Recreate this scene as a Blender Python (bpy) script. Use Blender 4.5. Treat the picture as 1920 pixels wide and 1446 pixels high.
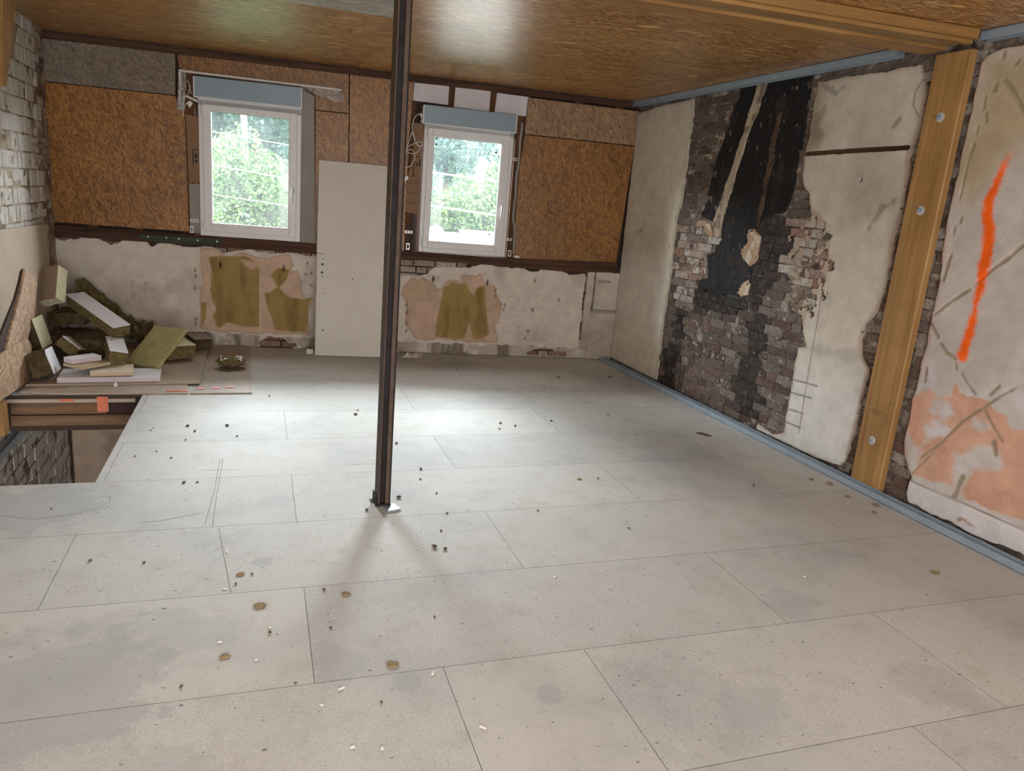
import bpy, bmesh, math, random
import numpy as np
from mathutils import Matrix, Vector, Euler
random.seed(7)
RNG = np.random.default_rng(7)
scene = bpy.context.scene
for o in list(bpy.data.objects):
    bpy.data.objects.remove(o)
COL = scene.collection

# ------------------------------------------------------------------ camera, light, exposure
FPX, YAW, PITCH, ROLL = 1387.3, 0.3404, 0.2416, 0.0838
HC, ZC = 1.5458, 2.609                      # eye height, ceiling height
cy, sy, cp, sp = math.cos(YAW), math.sin(YAW), math.cos(PITCH), math.sin(PITCH)
FW = np.array([sy*cp, cy*cp, -sp]); RT = np.array([cy, -sy, 0.]); UP = np.cross(RT, FW)
c_, s_ = math.cos(ROLL), math.sin(ROLL)
AX, AY = c_*RT + s_*UP, -s_*RT + c_*UP
CAM = np.array([0., 0., HC])
cam_d = bpy.data.cameras.new('camera'); cam = bpy.data.objects.new('camera', cam_d); COL.objects.link(cam)
cam_d.sensor_width = 36.0; cam_d.sensor_fit = 'HORIZONTAL'; cam_d.lens = FPX*36.0/1920.0
cam_d.clip_start = 0.05; cam_d.clip_end = 400
cam.matrix_world = Matrix(((AX[0], AY[0], -FW[0], 0), (AX[1], AY[1], -FW[1], 0), (AX[2], AY[2], -FW[2], HC), (0, 0, 0, 1)))
scene.camera = cam

scene.view_settings.view_transform = 'Standard'
scene.view_settings.look = 'None'
scene.view_settings.gamma = 1.0
scene.view_settings.use_curve_mapping = False
scene.view_settings.exposure = 3.46

world = bpy.data.worlds.new('overcast sky'); scene.world = world; world.use_nodes = True
nt = world.node_tree; nt.nodes.clear()
wo = nt.nodes.new('ShaderNodeOutputWorld'); bg = nt.nodes.new('ShaderNodeBackground')
tc = nt.nodes.new('ShaderNodeTexCoord'); sx = nt.nodes.new('ShaderNodeSeparateXYZ'); rp = nt.nodes.new('ShaderNodeValToRGB')
rp.color_ramp.elements[0].position = 0.0; rp.color_ramp.elements[0].color = (0.70, 0.71, 0.71, 1)
rp.color_ramp.elements[1].position = 1.0; rp.color_ramp.elements[1].color = (1.0, 0.985, 0.955, 1)
nt.links.new(tc.outputs['Generated'], sx.inputs[0]); nt.links.new(sx.outputs['Z'], rp.inputs[0])
nt.links.new(rp.outputs[0], bg.inputs['Color']); bg.inputs['Strength'].default_value = 1.5
nt.links.new(bg.outputs[0], wo.inputs[0])

# frames of the three walls: local x along the wall, local y into the wall, local z up
DB, DR = -0.10268, -0.015887
KX, KY = 3.5784, 7.0197
LX, LY = -1.690, 7.564
M_BACK = Matrix(((math.cos(DB), -math.sin(DB), 0, KX), (math.sin(DB), math.cos(DB), 0, KY), (0, 0, 1, 0), (0, 0, 0, 1)))
M_RIGHT = Matrix(((-math.sin(DR), math.cos(DR), 0, KX), (-math.cos(DR), -math.sin(DR), 0, KY), (0, 0, 1, 0), (0, 0, 0, 1)))
M_LEFT = Matrix(((math.sin(DR), -math.cos(DR), 0, LX), (math.cos(DR), math.sin(DR), 0, LY), (0, 0, 1, 0), (0, 0, 0, 1)))
M_ID = Matrix.Identity(4)

def portal(name, loc, rot, w, h):
    d = bpy.data.lights.new(name, 'AREA'); d.shape = 'RECTANGLE'; d.size = w; d.size_y = h
    d.cycles.is_portal = True
    o = bpy.data.objects.new(name, d); COL.objects.link(o); o.location = loc; o.rotation_euler = rot
# portals only steer the sampling of the sky through the real openings
portal('sky_portal', (0.10, 7.55, 1.62), (math.radians(-90), 0, DB), 0.95, 1.2)
portal('sky_portal', (1.90, 7.36, 1.62), (math.radians(-90), 0, DB), 0.95, 1.2)
portal('sky_portal', (0.2, -1.62, 1.18), (math.radians(90), 0, 0), 3.4, 1.75)

# added area lamps standing in for bright sky above the trees, one beyond each window
for lx, ly in ((-0.55, 9.9), (2.60, 9.7)):
    d = bpy.data.lights.new('added_sky_lamp', 'AREA'); d.shape = 'RECTANGLE'; d.size = 2.4; d.size_y = 0.75; d.energy = 80; d.color = (0.88, 0.95, 1.0)
    o = bpy.data.objects.new('added_sky_lamp', d); COL.objects.link(o); o.location = (lx+.12, ly, 2.86)
    o.rotation_euler = (Vector((0.55, 2.6, 0.0)) - o.location).to_track_quat('-Z', 'Y').to_euler()

# ------------------------------------------------------------------ helpers
def ray(x, y):
    return AX*((x-960)/FPX) + AY*(-(y-723)/FPX) + FW
def on_plane(x, y, M, off=0.0):
    """pixel of the photograph -> point on the wall plane M (off = metres in front of it), local (u, z)"""
    ey = np.array(M.col[1][:3]); P = np.array(M.col[3][:3]) - ey*off; ex = np.array(M.col[0][:3])
    d = ray(x, y); q = CAM + d*(((P-CAM) @ ey)/(d @ ey))
    return float((q-P) @ ex), float(q[2])
def zoomed(M, pts, ox=0, oy=0, s=1.0, off=0.0):
    return [on_plane(ox+x/s, oy+y/s, M, off) for x, y in pts]
def on_floor(x, y, z=0.0):
    d = ray(x, y); q = CAM + d*((z-HC)/d[2]); return float(q[0]), float(q[1])

def lin(c):
    return tuple(v/12.92 if v <= 0.04045 else ((v+0.055)/1.055)**2.4 for v in c)
def rgb(r, g, b):
    return lin((r/255, g/255, b/255))

def tag(o, label=None, cat=None, group=None, kind=None):
    if label: o['label'] = label
    if cat: o['category'] = cat
    if group: o['group'] = group
    if kind: o['kind'] = kind
    return o
def link(o, parent=None):
    COL.objects.link(o)
    if parent is not None: o.parent = parent
    return o
def empty(name, M=None):
    o = bpy.data.objects.new(name, None); o.empty_display_size = 0.1; link(o)
    if M is not None: o.matrix_world = M
    return o
def mesh_obj(name, verts, faces, m, parent=None, M=None, smooth=False):
    me = bpy.data.meshes.new(name); me.from_pydata([tuple(v) for v in verts], [], [tuple(f) for f in faces]); me.update()
    if m: me.materials.append(m)
    if smooth: me.polygons.foreach_set('use_smooth', [True]*len(me.polygons))
    o = link(bpy.data.objects.new(name, me), parent)
    if M is not None: o.matrix_world = M
    return o
class MB:
    """collects shapes for one mesh object"""
    def __init__(s): s.v = []; s.f = []
    def add(s, v, f):
        n = len(s.v); s.v += [tuple(p) for p in v]; s.f += [tuple(i+n for i in q) for q in f]; return s
    def box(s, x0, x1, y0, y1, z0, z1, M=None, bev=0.0):
        if bev <= 0:
            v = [(x0,y0,z0),(x1,y0,z0),(x1,y1,z0),(x0,y1,z0),(x0,y0,z1),(x1,y0,z1),(x1,y1,z1),(x0,y1,z1)]
            f = [(0,3,2,1),(4,5,6,7),(0,1,5,4),(1,2,6,5),(2,3,7,6),(3,0,4,7)]
        else:
            bm = bmesh.new(); bmesh.ops.create_cube(bm, size=1)
            for q in bm.verts: q.co = Vector(((x0+x1)/2+q.co.x*(x1-x0), (y0+y1)/2+q.co.y*(y1-y0), (z0+z1)/2+q.co.z*(z1-z0)))
            bmesh.ops.bevel(bm, geom=bm.edges[:], offset=bev, segments=1, affect='EDGES')
            bm.verts.index_update(); v = [q.co[:] for q in bm.verts]; f = [tuple(q.index for q in p.verts) for p in bm.faces]; bm.free()
        if M is not None: v = [tuple(M @ Vector(p)) for p in v]
        return s.add(v, f)
    def tube(s, pts, r, seg=8, cap=True):
        pts = [Vector(p) for p in pts]; rs = r if isinstance(r, (list, tuple)) else [r]*len(pts)
        v = []; f = []; n0 = None
        for i, p in enumerate(pts):
            t = (pts[min(i+1, len(pts)-1)] - pts[max(i-1, 0)]).normalized()
            if n0 is None: n0 = t.orthogonal().normalized()
            n0 = (n0 - t*n0.dot(t)).normalized(); b = t.cross(n0)
            for k in range(seg):
                a = 2*math.pi*k/seg; v.append(tuple(p + (n0*math.cos(a) + b*math.sin(a))*rs[i]))
        for i in range(len(pts)-1):
            for k in range(seg):
                k2 = (k+1) % seg; f.append((i*seg+k, i*seg+k2, (i+1)*seg+k2, (i+1)*seg+k))
        if cap:
            f.append(tuple(reversed(range(seg)))); f.append(tuple(range((len(pts)-1)*seg, len(pts)*seg)))
        return s.add(v, f)
    def prism(s, poly, y0, y1):
        """polygon in local x,z pushed from y0 (front) to y1 (back)"""
        n = len(poly)
        a = sum(poly[i][0]*poly[(i+1) % n][1] - poly[(i+1) % n][0]*poly[i][1] for i in range(n))
        if a < 0: poly = poly[::-1]
        v = [(x, y0, z) for x, z in poly] + [(x, y1, z) for x, z in poly]
        f = [tuple(range(n)), tuple(range(2*n-1, n-1, -1))] + [(i, i+n, (i+1) % n+n, (i+1) % n) for i in range(n)]
        return s.add(v, f)
    def build(s, name, m, parent=None, M=None, smooth=False):
        return mesh_obj(name, s.v, s.f, m, parent, M, smooth)

# numpy noise and polygon fields
def _hash(ix, iy, seed):
    h = np.sin(ix*127.1 + iy*311.7 + seed*74.7)*43758.5453
    return h - np.floor(h)
def vnoise(u, v, seed=0):
    iu, iv = np.floor(u), np.floor(v); fu, fv = u-iu, v-iv
    fu = fu*fu*(3-2*fu); fv = fv*fv*(3-2*fv)
    a, b = _hash(iu, iv, seed), _hash(iu+1, iv, seed); c, d = _hash(iu, iv+1, seed), _hash(iu+1, iv+1, seed)
    return (a*(1-fu)+b*fu)*(1-fv) + (c*(1-fu)+d*fu)*fv
def fbm(u, v, freq, oct=4, seed=0):
    r = 0; amp = 0.5; tot = 0
    for i in range(oct):
        r = r + amp*vnoise(u*freq, v*freq, seed+i*17); tot += amp; amp *= 0.5; freq *= 2.1
    return r/tot - 0.5
def sd_poly(U, V, poly):
    """signed distance, positive inside"""
    P = np.array(poly); n = len(P); d2 = np.full(U.shape, 1e9); ins = np.zeros(U.shape, bool)
    for i in range(n):
        a, b = P[i], P[(i+1) % n]; e = b-a; L = e @ e + 1e-12
        wu, wv = U-a[0], V-a[1]; t = np.clip((wu*e[0]+wv*e[1])/L, 0, 1)
        d2 = np.minimum(d2, (wu-t*e[0])**2 + (wv-t*e[1])**2)
        cr = (a[1] > V) != (b[1] > V)
        with np.errstate(divide='ignore', invalid='ignore'):
            xi = a[0] + (V-a[1])*e[0]/np.where(abs(e[1]) < 1e-9, 1e-9, e[1])
        ins ^= cr & (U < xi)
    d = np.sqrt(d2); return np.where(ins, d, -d)
def d_line(U, V, pts):
    P = np.array(pts); d2 = np.full(U.shape, 1e9)
    for a, b in zip(P[:-1], P[1:]):
        e = b-a; L = e @ e + 1e-12; t = np.clip(((U-a[0])*e[0]+(V-a[1])*e[1])/L, 0, 1)
        d2 = np.minimum(d2, (U-a[0]-t*e[0])**2 + (V-a[1]-t*e[1])**2)
    return np.sqrt(d2)
def inside1(x, z, poly): return float(sd_poly(np.array([x]), np.array([z]), poly)[0])
def sstep(a, b, x):
    t = np.clip((x-a)/(b-a), 0, 1); return t*t*(3-2*t)
def mixc(C, col, w):
    return C*(1-w[..., None]) + np.array(col)[None, None, :]*w[..., None]

def layer(name, M, m, u0, u1, z0, z1, res, field, yf, yb, colfn, parent=None, relief=None, sides=True):
    """a coat on a wall: ragged outline where field(u,z) > 0, front at yf + relief, edge running back to yb, colour per vertex"""
    nu, nz = max(2, int((u1-u0)/res)+1), max(2, int((z1-z0)/res)+1)
    U, Z = np.meshgrid(np.linspace(u0, u1, nu), np.linspace(z0, z1, nz))
    Y = np.full(U.shape, yf) + (relief(U, Z) if relief else 0)
    if field is not None:
        S = field(U, Z)
        gz, gu = np.gradient(S, Z[1, 0]-Z[0, 0], U[0, 1]-U[0, 0]); g2 = gu**2+gz**2+1e-9
        st = np.clip(np.where(S < 0, -S/g2, 0), 0, None); ln = st*np.sqrt(g2); k = np.where(ln > res*1.2, res*1.2/np.maximum(ln, 1e-9), 1)
        U2, Z2 = U + gu*st*k, Z + gz*st*k
        q = (S[:-1, :-1] > 0) | (S[1:, :-1] > 0) | (S[:-1, 1:] > 0) | (S[1:, 1:] > 0)
    else:
        U2, Z2 = U, Z; q = np.ones((nz-1, nu-1), bool)
    C = colfn(U2, Z2)
    idx = np.arange(nu*nz).reshape(nz, nu)
    F = np.stack([idx[:-1, :-1], idx[:-1, 1:], idx[1:, 1:], idx[1:, :-1]], -1)[q]
    V = np.stack([U2, Y, Z2], -1).reshape(-1, 3); Cf = np.concatenate([C, np.ones(C.shape[:2]+(1,))], -1).reshape(-1, 4)
    if sides:
        qp = np.pad(q, 1)
        E = []
        for cond, a, b in ((q & ~qp[:-2, 1:-1], idx[:-1, :-1], idx[:-1, 1:]), (q & ~qp[2:, 1:-1], idx[1:, 1:], idx[1:, :-1]),
                           (q & ~qp[1:-1, :-2], idx[1:, :-1], idx[:-1, :-1]), (q & ~qp[1:-1, 2:], idx[:-1, 1:], idx[1:, 1:])):
            E.append(np.stack([a[cond], b[cond]], -1))
        E = np.concatenate(E)
        n = len(V); bv = np.unique(E); mp = np.full(n, -1); mp[bv] = np.arange(len(bv))+n
        Vb = V[bv].copy(); Vb[:, 1] = yb
        V = np.concatenate([V, Vb]); Cf = np.concatenate([Cf, Cf[bv]])
        F = np.concatenate([F, np.stack([E[:, 1], E[:, 0], mp[E[:, 0]], mp[E[:, 1]]], -1)])
    used = np.unique(F); mp = np.zeros(len(V), int); mp[used] = np.arange(len(used)); V, Cf, F = V[used], Cf[used], mp[F]
    me = bpy.data.meshes.new(name)
    me.vertices.add(len(V)); me.vertices.foreach_set('co', V.astype(np.float32).ravel())
    me.loops.add(len(F)*4); me.loops.foreach_set('vertex_index', F.astype(np.int32).ravel())
    me.polygons.add(len(F)); me.polygons.foreach_set('loop_start', np.arange(0, len(F)*4, 4, dtype=np.int32))
    me.update(calc_edges=True)
    at = me.color_attributes.new('Col', 'FLOAT_COLOR', 'POINT'); at.data.foreach_set('color', Cf.astype(np.float32).ravel())
    me.materials.append(m)
    o = link(bpy.data.objects.new(name, me), parent)
    if parent is None: o.matrix_world = M
    return o

# ------------------------------------------------------------------ materials
def new_mat(name):
    m = bpy.data.materials.new(name); m.use_nodes = True; t = m.node_tree
    return m, t, t.nodes['Principled BSDF'], t.nodes['Material Output']
def N(t, kind, **kw):
    n = t.nodes.new(kind)
    for k, v in kw.items():
        if k.startswith('i_'): n.inputs[int(k[2:]) if k[2:].isdigit() else k[2:].replace('_', ' ')].default_value = v
        else: setattr(n, k, v)
    return n
def ramp(t, src, stops):
    r = t.nodes.new('ShaderNodeValToRGB'); e = r.color_ramp.elements
    while len(e) > len(stops): e.remove(e[-1])
    while len(e) < len(stops): e.new(0.5)
    for q, (p, c) in zip(e, stops): q.position = p; q.color = tuple(c)+(1,) if len(c) == 3 else c
    t.links.new(src, r.inputs[0]); return r.outputs[0]
def noise(t, vec, scale, detail=4, rough=0.55, dist=0.0):
    n = t.nodes.new('ShaderNodeTexNoise'); n.inputs['Scale'].default_value = scale; n.inputs['Detail'].default_value = detail
    n.inputs['Roughness'].default_value = rough; n.inputs['Distortion'].default_value = dist
    if vec is not None: t.links.new(vec, n.inputs['Vector'])
    return n.outputs['Fac']
def mixn(t, a, b, fac, mode='MIX'):
    n = t.nodes.new('ShaderNodeMix'); n.data_type = 'RGBA'; n.blend_type = mode
    for sock, v in ((n.inputs[6], a), (n.inputs[7], b), (n.inputs[0], fac)):
        if hasattr(v, 'links'): t.links.new(v, sock)
        elif isinstance(v, (int, float)): sock.default_value = v
        else: sock.default_value = tuple(v)+(1,) if len(v) == 3 else v
    return n.outputs[2]
def math_n(t, op, a, b=0.0):
    n = t.nodes.new('ShaderNodeMath'); n.operation = op
    for s, v in ((n.inputs[0], a), (n.inputs[1], b)):
        if hasattr(v, 'links'): t.links.new(v, s)
        else: s.default_value = v
    return n.outputs[0]
def bump(t, b, h, strength, dist=0.01):
    n = t.nodes.new('ShaderNodeBump'); n.inputs['Strength'].default_value = strength; n.inputs['Distance'].default_value = dist
    t.links.new(h, n.inputs['Height']); t.links.new(n.outputs[0], b.inputs['Normal'])
def coords(t, rnd=True, kind='Object'):
    tcn = t.nodes.new('ShaderNodeTexCoord'); v = tcn.outputs[kind]
    if rnd:
        oi = t.nodes.new('ShaderNodeObjectInfo'); sc = math_n(t, 'MULTIPLY', oi.outputs['Random'], 37.0)
        a = t.nodes.new('ShaderNodeVectorMath'); a.operation = 'ADD'; t.links.new(v, a.inputs[0]); t.links.new(sc, a.inputs[1]); v = a.outputs[0]
    return v
def mapping(t, v, scale, rot=(0, 0, 0)):
    n = t.nodes.new('ShaderNodeMapping'); n.inputs['Scale'].default_value = scale; n.inputs['Rotation'].default_value = rot
    t.links.new(v, n.inputs['Vector']); return n.outputs[0]

def plain(name, col, rough=0.6, metal=0.0, var=0.12, scale=12, bmp=0.0, bscale=60, spec=0.5):
    m, t, b, _ = new_mat(name); v = coords(t)
    f = noise(t, v, scale, 5)
    c = ramp(t, f, [(0.25, tuple(x*(1-var) for x in col)), (0.75, tuple(min(1, x*(1+var)) for x in col))])
    t.links.new(c, b.inputs['Base Color']); b.inputs['Roughness'].default_value = rough; b.inputs['Metallic'].default_value = metal
    b.inputs['Specular IOR Level'].default_value = spec
    if bmp: bump(t, b, noise(t, v, bscale, 4), bmp, 0.004)
    return m
def coat(name, rough=0.85, nscale=9, var=0.16, bmp=0.35, bscale=45, fine=180):
    """colour read from the mesh (paint, plaster, soot as they lie on the wall) with grain on top"""
    m, t, b, _ = new_mat(name); v = coords(t, False)
    a = t.nodes.new('ShaderNodeVertexColor'); a.layer_name = 'Col'
    f = noise(t, v, nscale, 6, 0.62); f2 = noise(t, v, fine, 3)
    g = ramp(t, f, [(0.28, (1-var,)*3), (0.72, (1+var*0.6,)*3)])
    c = mixn(t, a.outputs[0], g, 1.0, 'MULTIPLY')
    g2 = ramp(t, f2, [(0.3, (0.9,)*3), (0.7, (1.08,)*3)])
    c = mixn(t, c, g2, 1.0, 'MULTIPLY')
    t.links.new(c, b.inputs['Base Color']); b.inputs['Roughness'].default_value = rough; b.inputs['Specular IOR Level'].default_value = 0.25
    h = noise(t, v, bscale, 6, 0.65); bump(t, b, h, bmp, 0.006)
    return m
def osb(name, dark, mid, light, horiz, base_angle, rough=0.42, spread=1.5, fl=1.0):
    m, t, b, _ = new_mat(name); v = coords(t)
    if not horiz: v = mapping(t, v, (1, 1, 1), (math.radians(90), 0, 0))
    # strands: long cells lying at several angles, one layer over the other, each with its own tone
    wob = t.nodes.new('ShaderNodeTexNoise'); wob.inputs['Scale'].default_value = 9; wob.inputs['Detail'].default_value = 2; t.links.new(v, wob.inputs['Vector'])
    wv = t.nodes.new('ShaderNodeVectorMath'); wv.operation = 'MULTIPLY_ADD'; t.links.new(wob.outputs['Color'], wv.inputs[0]); wv.inputs[1].default_value = (.03, .03, 0); t.links.new(v, wv.inputs[2]); vw = wv.outputs[0]
    val = None
    for k, da in enumerate((0.0, 0.32, -0.38, 0.75, -0.7, 0.12)):
        mv = mapping(t, mapping(t, vw, (1, 1, 1), (0, 0, -(base_angle + da*spread/1.5))), ((15+2*k)*fl, (85+9*k)*fl, 1))
        vo = t.nodes.new('ShaderNodeTexVoronoi'); vo.voronoi_dimensions = '2D'; vo.inputs['Scale'].default_value = 1.0; t.links.new(mv, vo.inputs['Vector'])
        sep = t.nodes.new('ShaderNodeSeparateColor'); t.links.new(vo.outputs['Color'], sep.inputs[0])
        gr = noise(t, mapping(t, mv, (.9, 3.2, 1)), 1.0, 2)
        cell = math_n(t, 'ADD', math_n(t, 'MULTIPLY', sep.outputs[0], 0.62), math_n(t, 'MULTIPLY', gr, 0.38))
        if val is None: val = cell
        else:
            mk = math_n(t, 'GREATER_THAN', sep.outputs[1], 0.62)
            mx_ = t.nodes.new('ShaderNodeMix'); t.links.new(mk, mx_.inputs[0]); t.links.new(val, mx_.inputs[2]); t.links.new(cell, mx_.inputs[3]); val = mx_.outputs[0]
    f = math_n(t, 'ADD', val, math_n(t, 'MULTIPLY', math_n(t, 'SUBTRACT', noise(t, v, 1.6, 4), 0.5), 0.35))
    c = ramp(t, f, [(0.12, dark), (0.42, mid), (0.70, light), (0.93, tuple(min(1, x*1.4) for x in light))])
    if horiz:                                # a few pale strands standing out
        mv = mapping(t, mapping(t, vw, (1, 1, 1), (0, 0, .25)), (11, 60, 1)); vo = t.nodes.new('ShaderNodeTexVoronoi'); vo.voronoi_dimensions = '2D'; vo.inputs['Scale'].default_value = 1.0; t.links.new(mv, vo.inputs['Vector'])
        sep = t.nodes.new('ShaderNodeSeparateColor'); t.links.new(vo.outputs['Color'], sep.inputs[0])
        c = mixn(t, c, tuple(min(1, x*1.75) for x in light), math_n(t, 'MULTIPLY', math_n(t, 'GREATER_THAN', sep.outputs[0], 0.955), 0.75))
    oi = t.nodes.new('ShaderNodeObjectInfo')
    tint = ramp(t, oi.outputs['Random'], [(0, (0.9, 0.9, 0.9)), (1, (1.08, 1.06, 1.04))])
    c = mixn(t, c, tint, 1.0, 'MULTIPLY')
    t.links.new(c, b.inputs['Base Color']); b.inputs['Roughness'].default_value = rough; b.inputs['Specular IOR Level'].default_value = 0.45
    bump(t, b, f, 0.3 if horiz else 0.12, 0.003)
    return m
def timber(name, col, dark, axis, rough=0.55, sc=1.0):
    m, t, b, _ = new_mat(name); v = coords(t)
    s = {'x': (1.2, 26, 26), 'y': (26, 1.2, 26), 'z': (26, 26, 1.2)}[axis]
    f = noise(t, mapping(t, v, tuple(q*sc for q in s)), 1.0, 5, 0.6, 0.4)
    f2 = noise(t, v, 3.0, 4)
    c = ramp(t, f, [(0.25, dark), (0.6, col), (0.85, tuple(min(1, x*1.18) for x in col))])
    c = mixn(t, c, ramp(t, f2, [(0.25, (0.78, 0.76, 0.74)), (0.7, (1.05, 1.05, 1.05))]), 1.0, 'MULTIPLY')
    t.links.new(c, b.inputs['Base Color']); b.inputs['Roughness'].default_value = rough; b.inputs['Specular IOR Level'].default_value = 0.3
    bump(t, b, f, 0.25, 0.004)
    return m

MAT = {}
MAT['coat'] = coat('aged plaster and paint', bmp=0.2)
MAT['soot'] = coat('sooty mortar', 0.8, 14, 0.35, 0.9, 40)
MAT['osb_wall'] = osb('orange osb', rgb(80, 48, 20), rgb(132, 86, 38), rgb(158, 110, 54), False, math.radians(70))
MAT['osb_grey'] = osb('weathered grey osb', rgb(92, 80, 68), rgb(116, 102, 88), rgb(132, 118, 104), False, math.radians(40), 0.7)
MAT['osb_brown'] = osb('brown osb', rgb(96, 72, 50), rgb(132, 102, 74), rgb(156, 124, 92), False, math.radians(70), 0.6)
MAT['osb_ceiling'] = osb('ceiling osb', rgb(96, 62, 32), rgb(150, 106, 60), rgb(184, 142, 92), True, 0.05, 0.37, 0.45)
MAT['osb_ceiling_grey'] = osb('grey ceiling board', rgb(118, 112, 104), rgb(146, 140, 132), rgb(166, 160, 152), True, 0.05, 0.5, 0.7)
MAT['osb_loose'] = osb('pale osb offcut', rgb(136, 108, 84), rgb(168, 138, 112), rgb(190, 162, 136), False, math.radians(50), 0.6, 2.6, 0.55)

STAINS = [(-0.58, 2.27, 0.342, 0.5), (0.01, 2.99, 0.054, 0.5), (0.9, 1.92, 0.057, 0.5), (0.45, 2.08, 0.048, 0.5), (-0.21, 1.87, 0.106, 0.32), (-0.99, 3.7, 0.306, 0.5), (0.09, 3.62, 0.091, 0.32), (2.28, 1.66, 0.156, 0.32), (1.55, 1.7, 0.138, 0.32), (0.26, 2.22, 0.107, 0.32), (-0.24, 2.52, 0.155, 0.32), (4.38, 6.65, 0.26, 0.32), (1.12, 4.24, 0.119, 0.32), (2.13, 2.27, 0.153, 0.32)]
def chipboard(name, base, rough=0.66):
    m, t, b, _ = new_mat(name); v = coords(t); w = coords(t, False)
    geo = t.nodes.new('ShaderNodeNewGeometry')
    sp_ = noise(t, v, 190, 2, 0.5); pat = noise(t, geo.outputs['Position'], 0.9, 6, 0.6); pat2 = noise(t, geo.outputs['Position'], 5.5, 5, 0.65)
    c = ramp(t, sp_, [(0.30, tuple(x*0.84 for x in base)), (0.5, base), (0.72, tuple(min(1, x*1.10) for x in base))])
    c = mixn(t, c, ramp(t, pat, [(0.32, (0.76, 0.78, 0.81)), (0.48, (0.97, 0.97, 0.97)), (0.68, (1.04, 1.04, 1.03))]), 1.0, 'MULTIPLY')
    c = mixn(t, c, ramp(t, pat2, [(0.28, (0.88, 0.86, 0.83)), (0.5, (1, 1, 1))]), 1.0, 'MULTIPLY')
    specks = noise(t, mapping(t, geo.outputs['Position'], (38, 70, 1)), 1.0, 2, 0.4)
    c = mixn(t, c, (0.09, 0.075, 0.06), ramp(t, specks, [(0.70, (0, 0, 0)), (0.75, (0.8,)*3)]))
    pale = noise(t, geo.outputs['Position'], 74, 1, 0.4)
    c = mixn(t, c, (0.8, 0.79, 0.77), ramp(t, pale, [(0.80, (0, 0, 0)), (0.83, (0.7,)*3)]))
    sm = noise(t, geo.outputs['Position'], 7, 5, 0.65)
    for sx_, sy_, sr, dk in STAINS:
        dn = t.nodes.new('ShaderNodeVectorMath'); dn.operation = 'DISTANCE'; t.links.new(geo.outputs['Position'], dn.inputs[0]); dn.inputs[1].default_value = (sx_, sy_, 0)
        q = math_n(t, 'ADD', math_n(t, 'DIVIDE', dn.outputs['Value'], sr), math_n(t, 'MULTIPLY', math_n(t, 'SUBTRACT', sm, 0.5), 2.6))
        c = mixn(t, c, (0.34, 0.345, 0.36), ramp(t, q, [(0.75, (dk,)*3), (1.15, (0, 0, 0))]))
    oi = t.nodes.new('ShaderNodeObjectInfo')
    c = mixn(t, c, ramp(t, oi.outputs['Random'], [(0, (0.94, 0.945, 0.95)), (1, (1.05, 1.045, 1.03))]), 1.0, 'MULTIPLY')
    t.links.new(c, b.inputs['Base Color']); b.inputs['Roughness'].default_value = rough; b.inputs['Specular IOR Level'].default_value = 0.22
    bump(t, b, sp_, 0.06, 0.002)
    return m
MAT['chip'] = chipboard('chipboard flooring', rgb(193, 191, 187))
MAT['board_edge'] = plain('board edge', rgb(70, 60, 50), 0.9)
MAT['chip_tan'] = chipboard('tan chipboard', rgb(176, 158, 140), 0.6)
MAT['chip_pink'] = chipboard('dusty chipboard sheet', rgb(178, 162, 150), 0.6)

def brick_mat(name, from_mesh):
    m, t, b, _ = new_mat(name)
    v = coords(t); oi = t.nodes.new('ShaderNodeObjectInfo') if not from_mesh else t.nodes.new('ShaderNodeVertexColor')
    if from_mesh: oi.layer_name = 'Col'
    f = noise(t, v, 22, 6, 0.65)
    c = mixn(t, oi.outputs['Color'], ramp(t, f, [(0.25, (0.62,)*3), (0.75, (1.3,)*3)]), 1.0, 'MULTIPLY')
    wn = noise(t, v, 28, 5, 0.7); thr = math_n(t, 'SUBTRACT', math_n(t, 'ADD', wn, math_n(t, 'MULTIPLY', oi.outputs['Alpha'], 0.62)), 0.62)
    wf = ramp(t, thr, [(0.02, (0,)*3), (0.10, (1,)*3)])
    c = mixn(t, c, mixn(t, rgb(176, 168, 158), rgb(216, 210, 202), f), wf)
    geo = t.nodes.new('ShaderNodeNewGeometry'); sm = noise(t, geo.outputs['Position'], 13, 6, 0.72)
    c = mixn(t, c, mixn(t, oi.outputs['Color'], rgb(128, 116, 106), 0.34), math_n(t, 'MULTIPLY', ramp(t, sm, [(0.50, (0,)*3), (0.60, (0.85,)*3)]), math_n(t, 'SUBTRACT', 1.0, math_n(t, 'MULTIPLY', oi.outputs['Alpha'], .75))))
    sm2 = noise(t, geo.outputs['Position'], 31, 5, 0.7)
    c = mixn(t, c, mixn(t, oi.outputs['Color'], (0.01, 0.009, 0.008), 0.7), math_n(t, 'MULTIPLY', ramp(t, sm2, [(0.56, (0,)*3), (0.66, (0.8,)*3)]), math_n(t, 'SUBTRACT', 1.0, oi.outputs['Alpha'])))
    t.links.new(c, b.inputs['Base Color']); b.inputs['Roughness'].default_value = 0.9; b.inputs['Specular IOR Level'].default_value = 0.2
    bump(t, b, noise(t, geo.outputs['Position'], 60, 6, 0.75), 0.9, 0.008)


    return m
MAT['brick'] = brick_mat('old brick', False); MAT['brick_small'] = brick_mat('old brick, joined', True)
MAT['pvc'] = plain('white pvc', rgb(214, 208, 206), 0.4, 0, 0.03)
MAT['pvc_line'] = plain('grey gasket', rgb(96, 96, 98), 0.5)
MAT['shutter'] = plain('blue grey shutter box', rgb(130, 146, 156), 0.38, 0, 0.03)
MAT['steel_dark'] = plain('mill scale steel', rgb(44, 39, 38), 0.7, 0.0, 0.35, 18, 0.2, spec=0.12)
MAT['steel_edge'] = plain('brown rusty steel', rgb(84, 70, 62), 0.7, 0.0, 0.3, 16, 0.2, spec=0.15)
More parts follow.
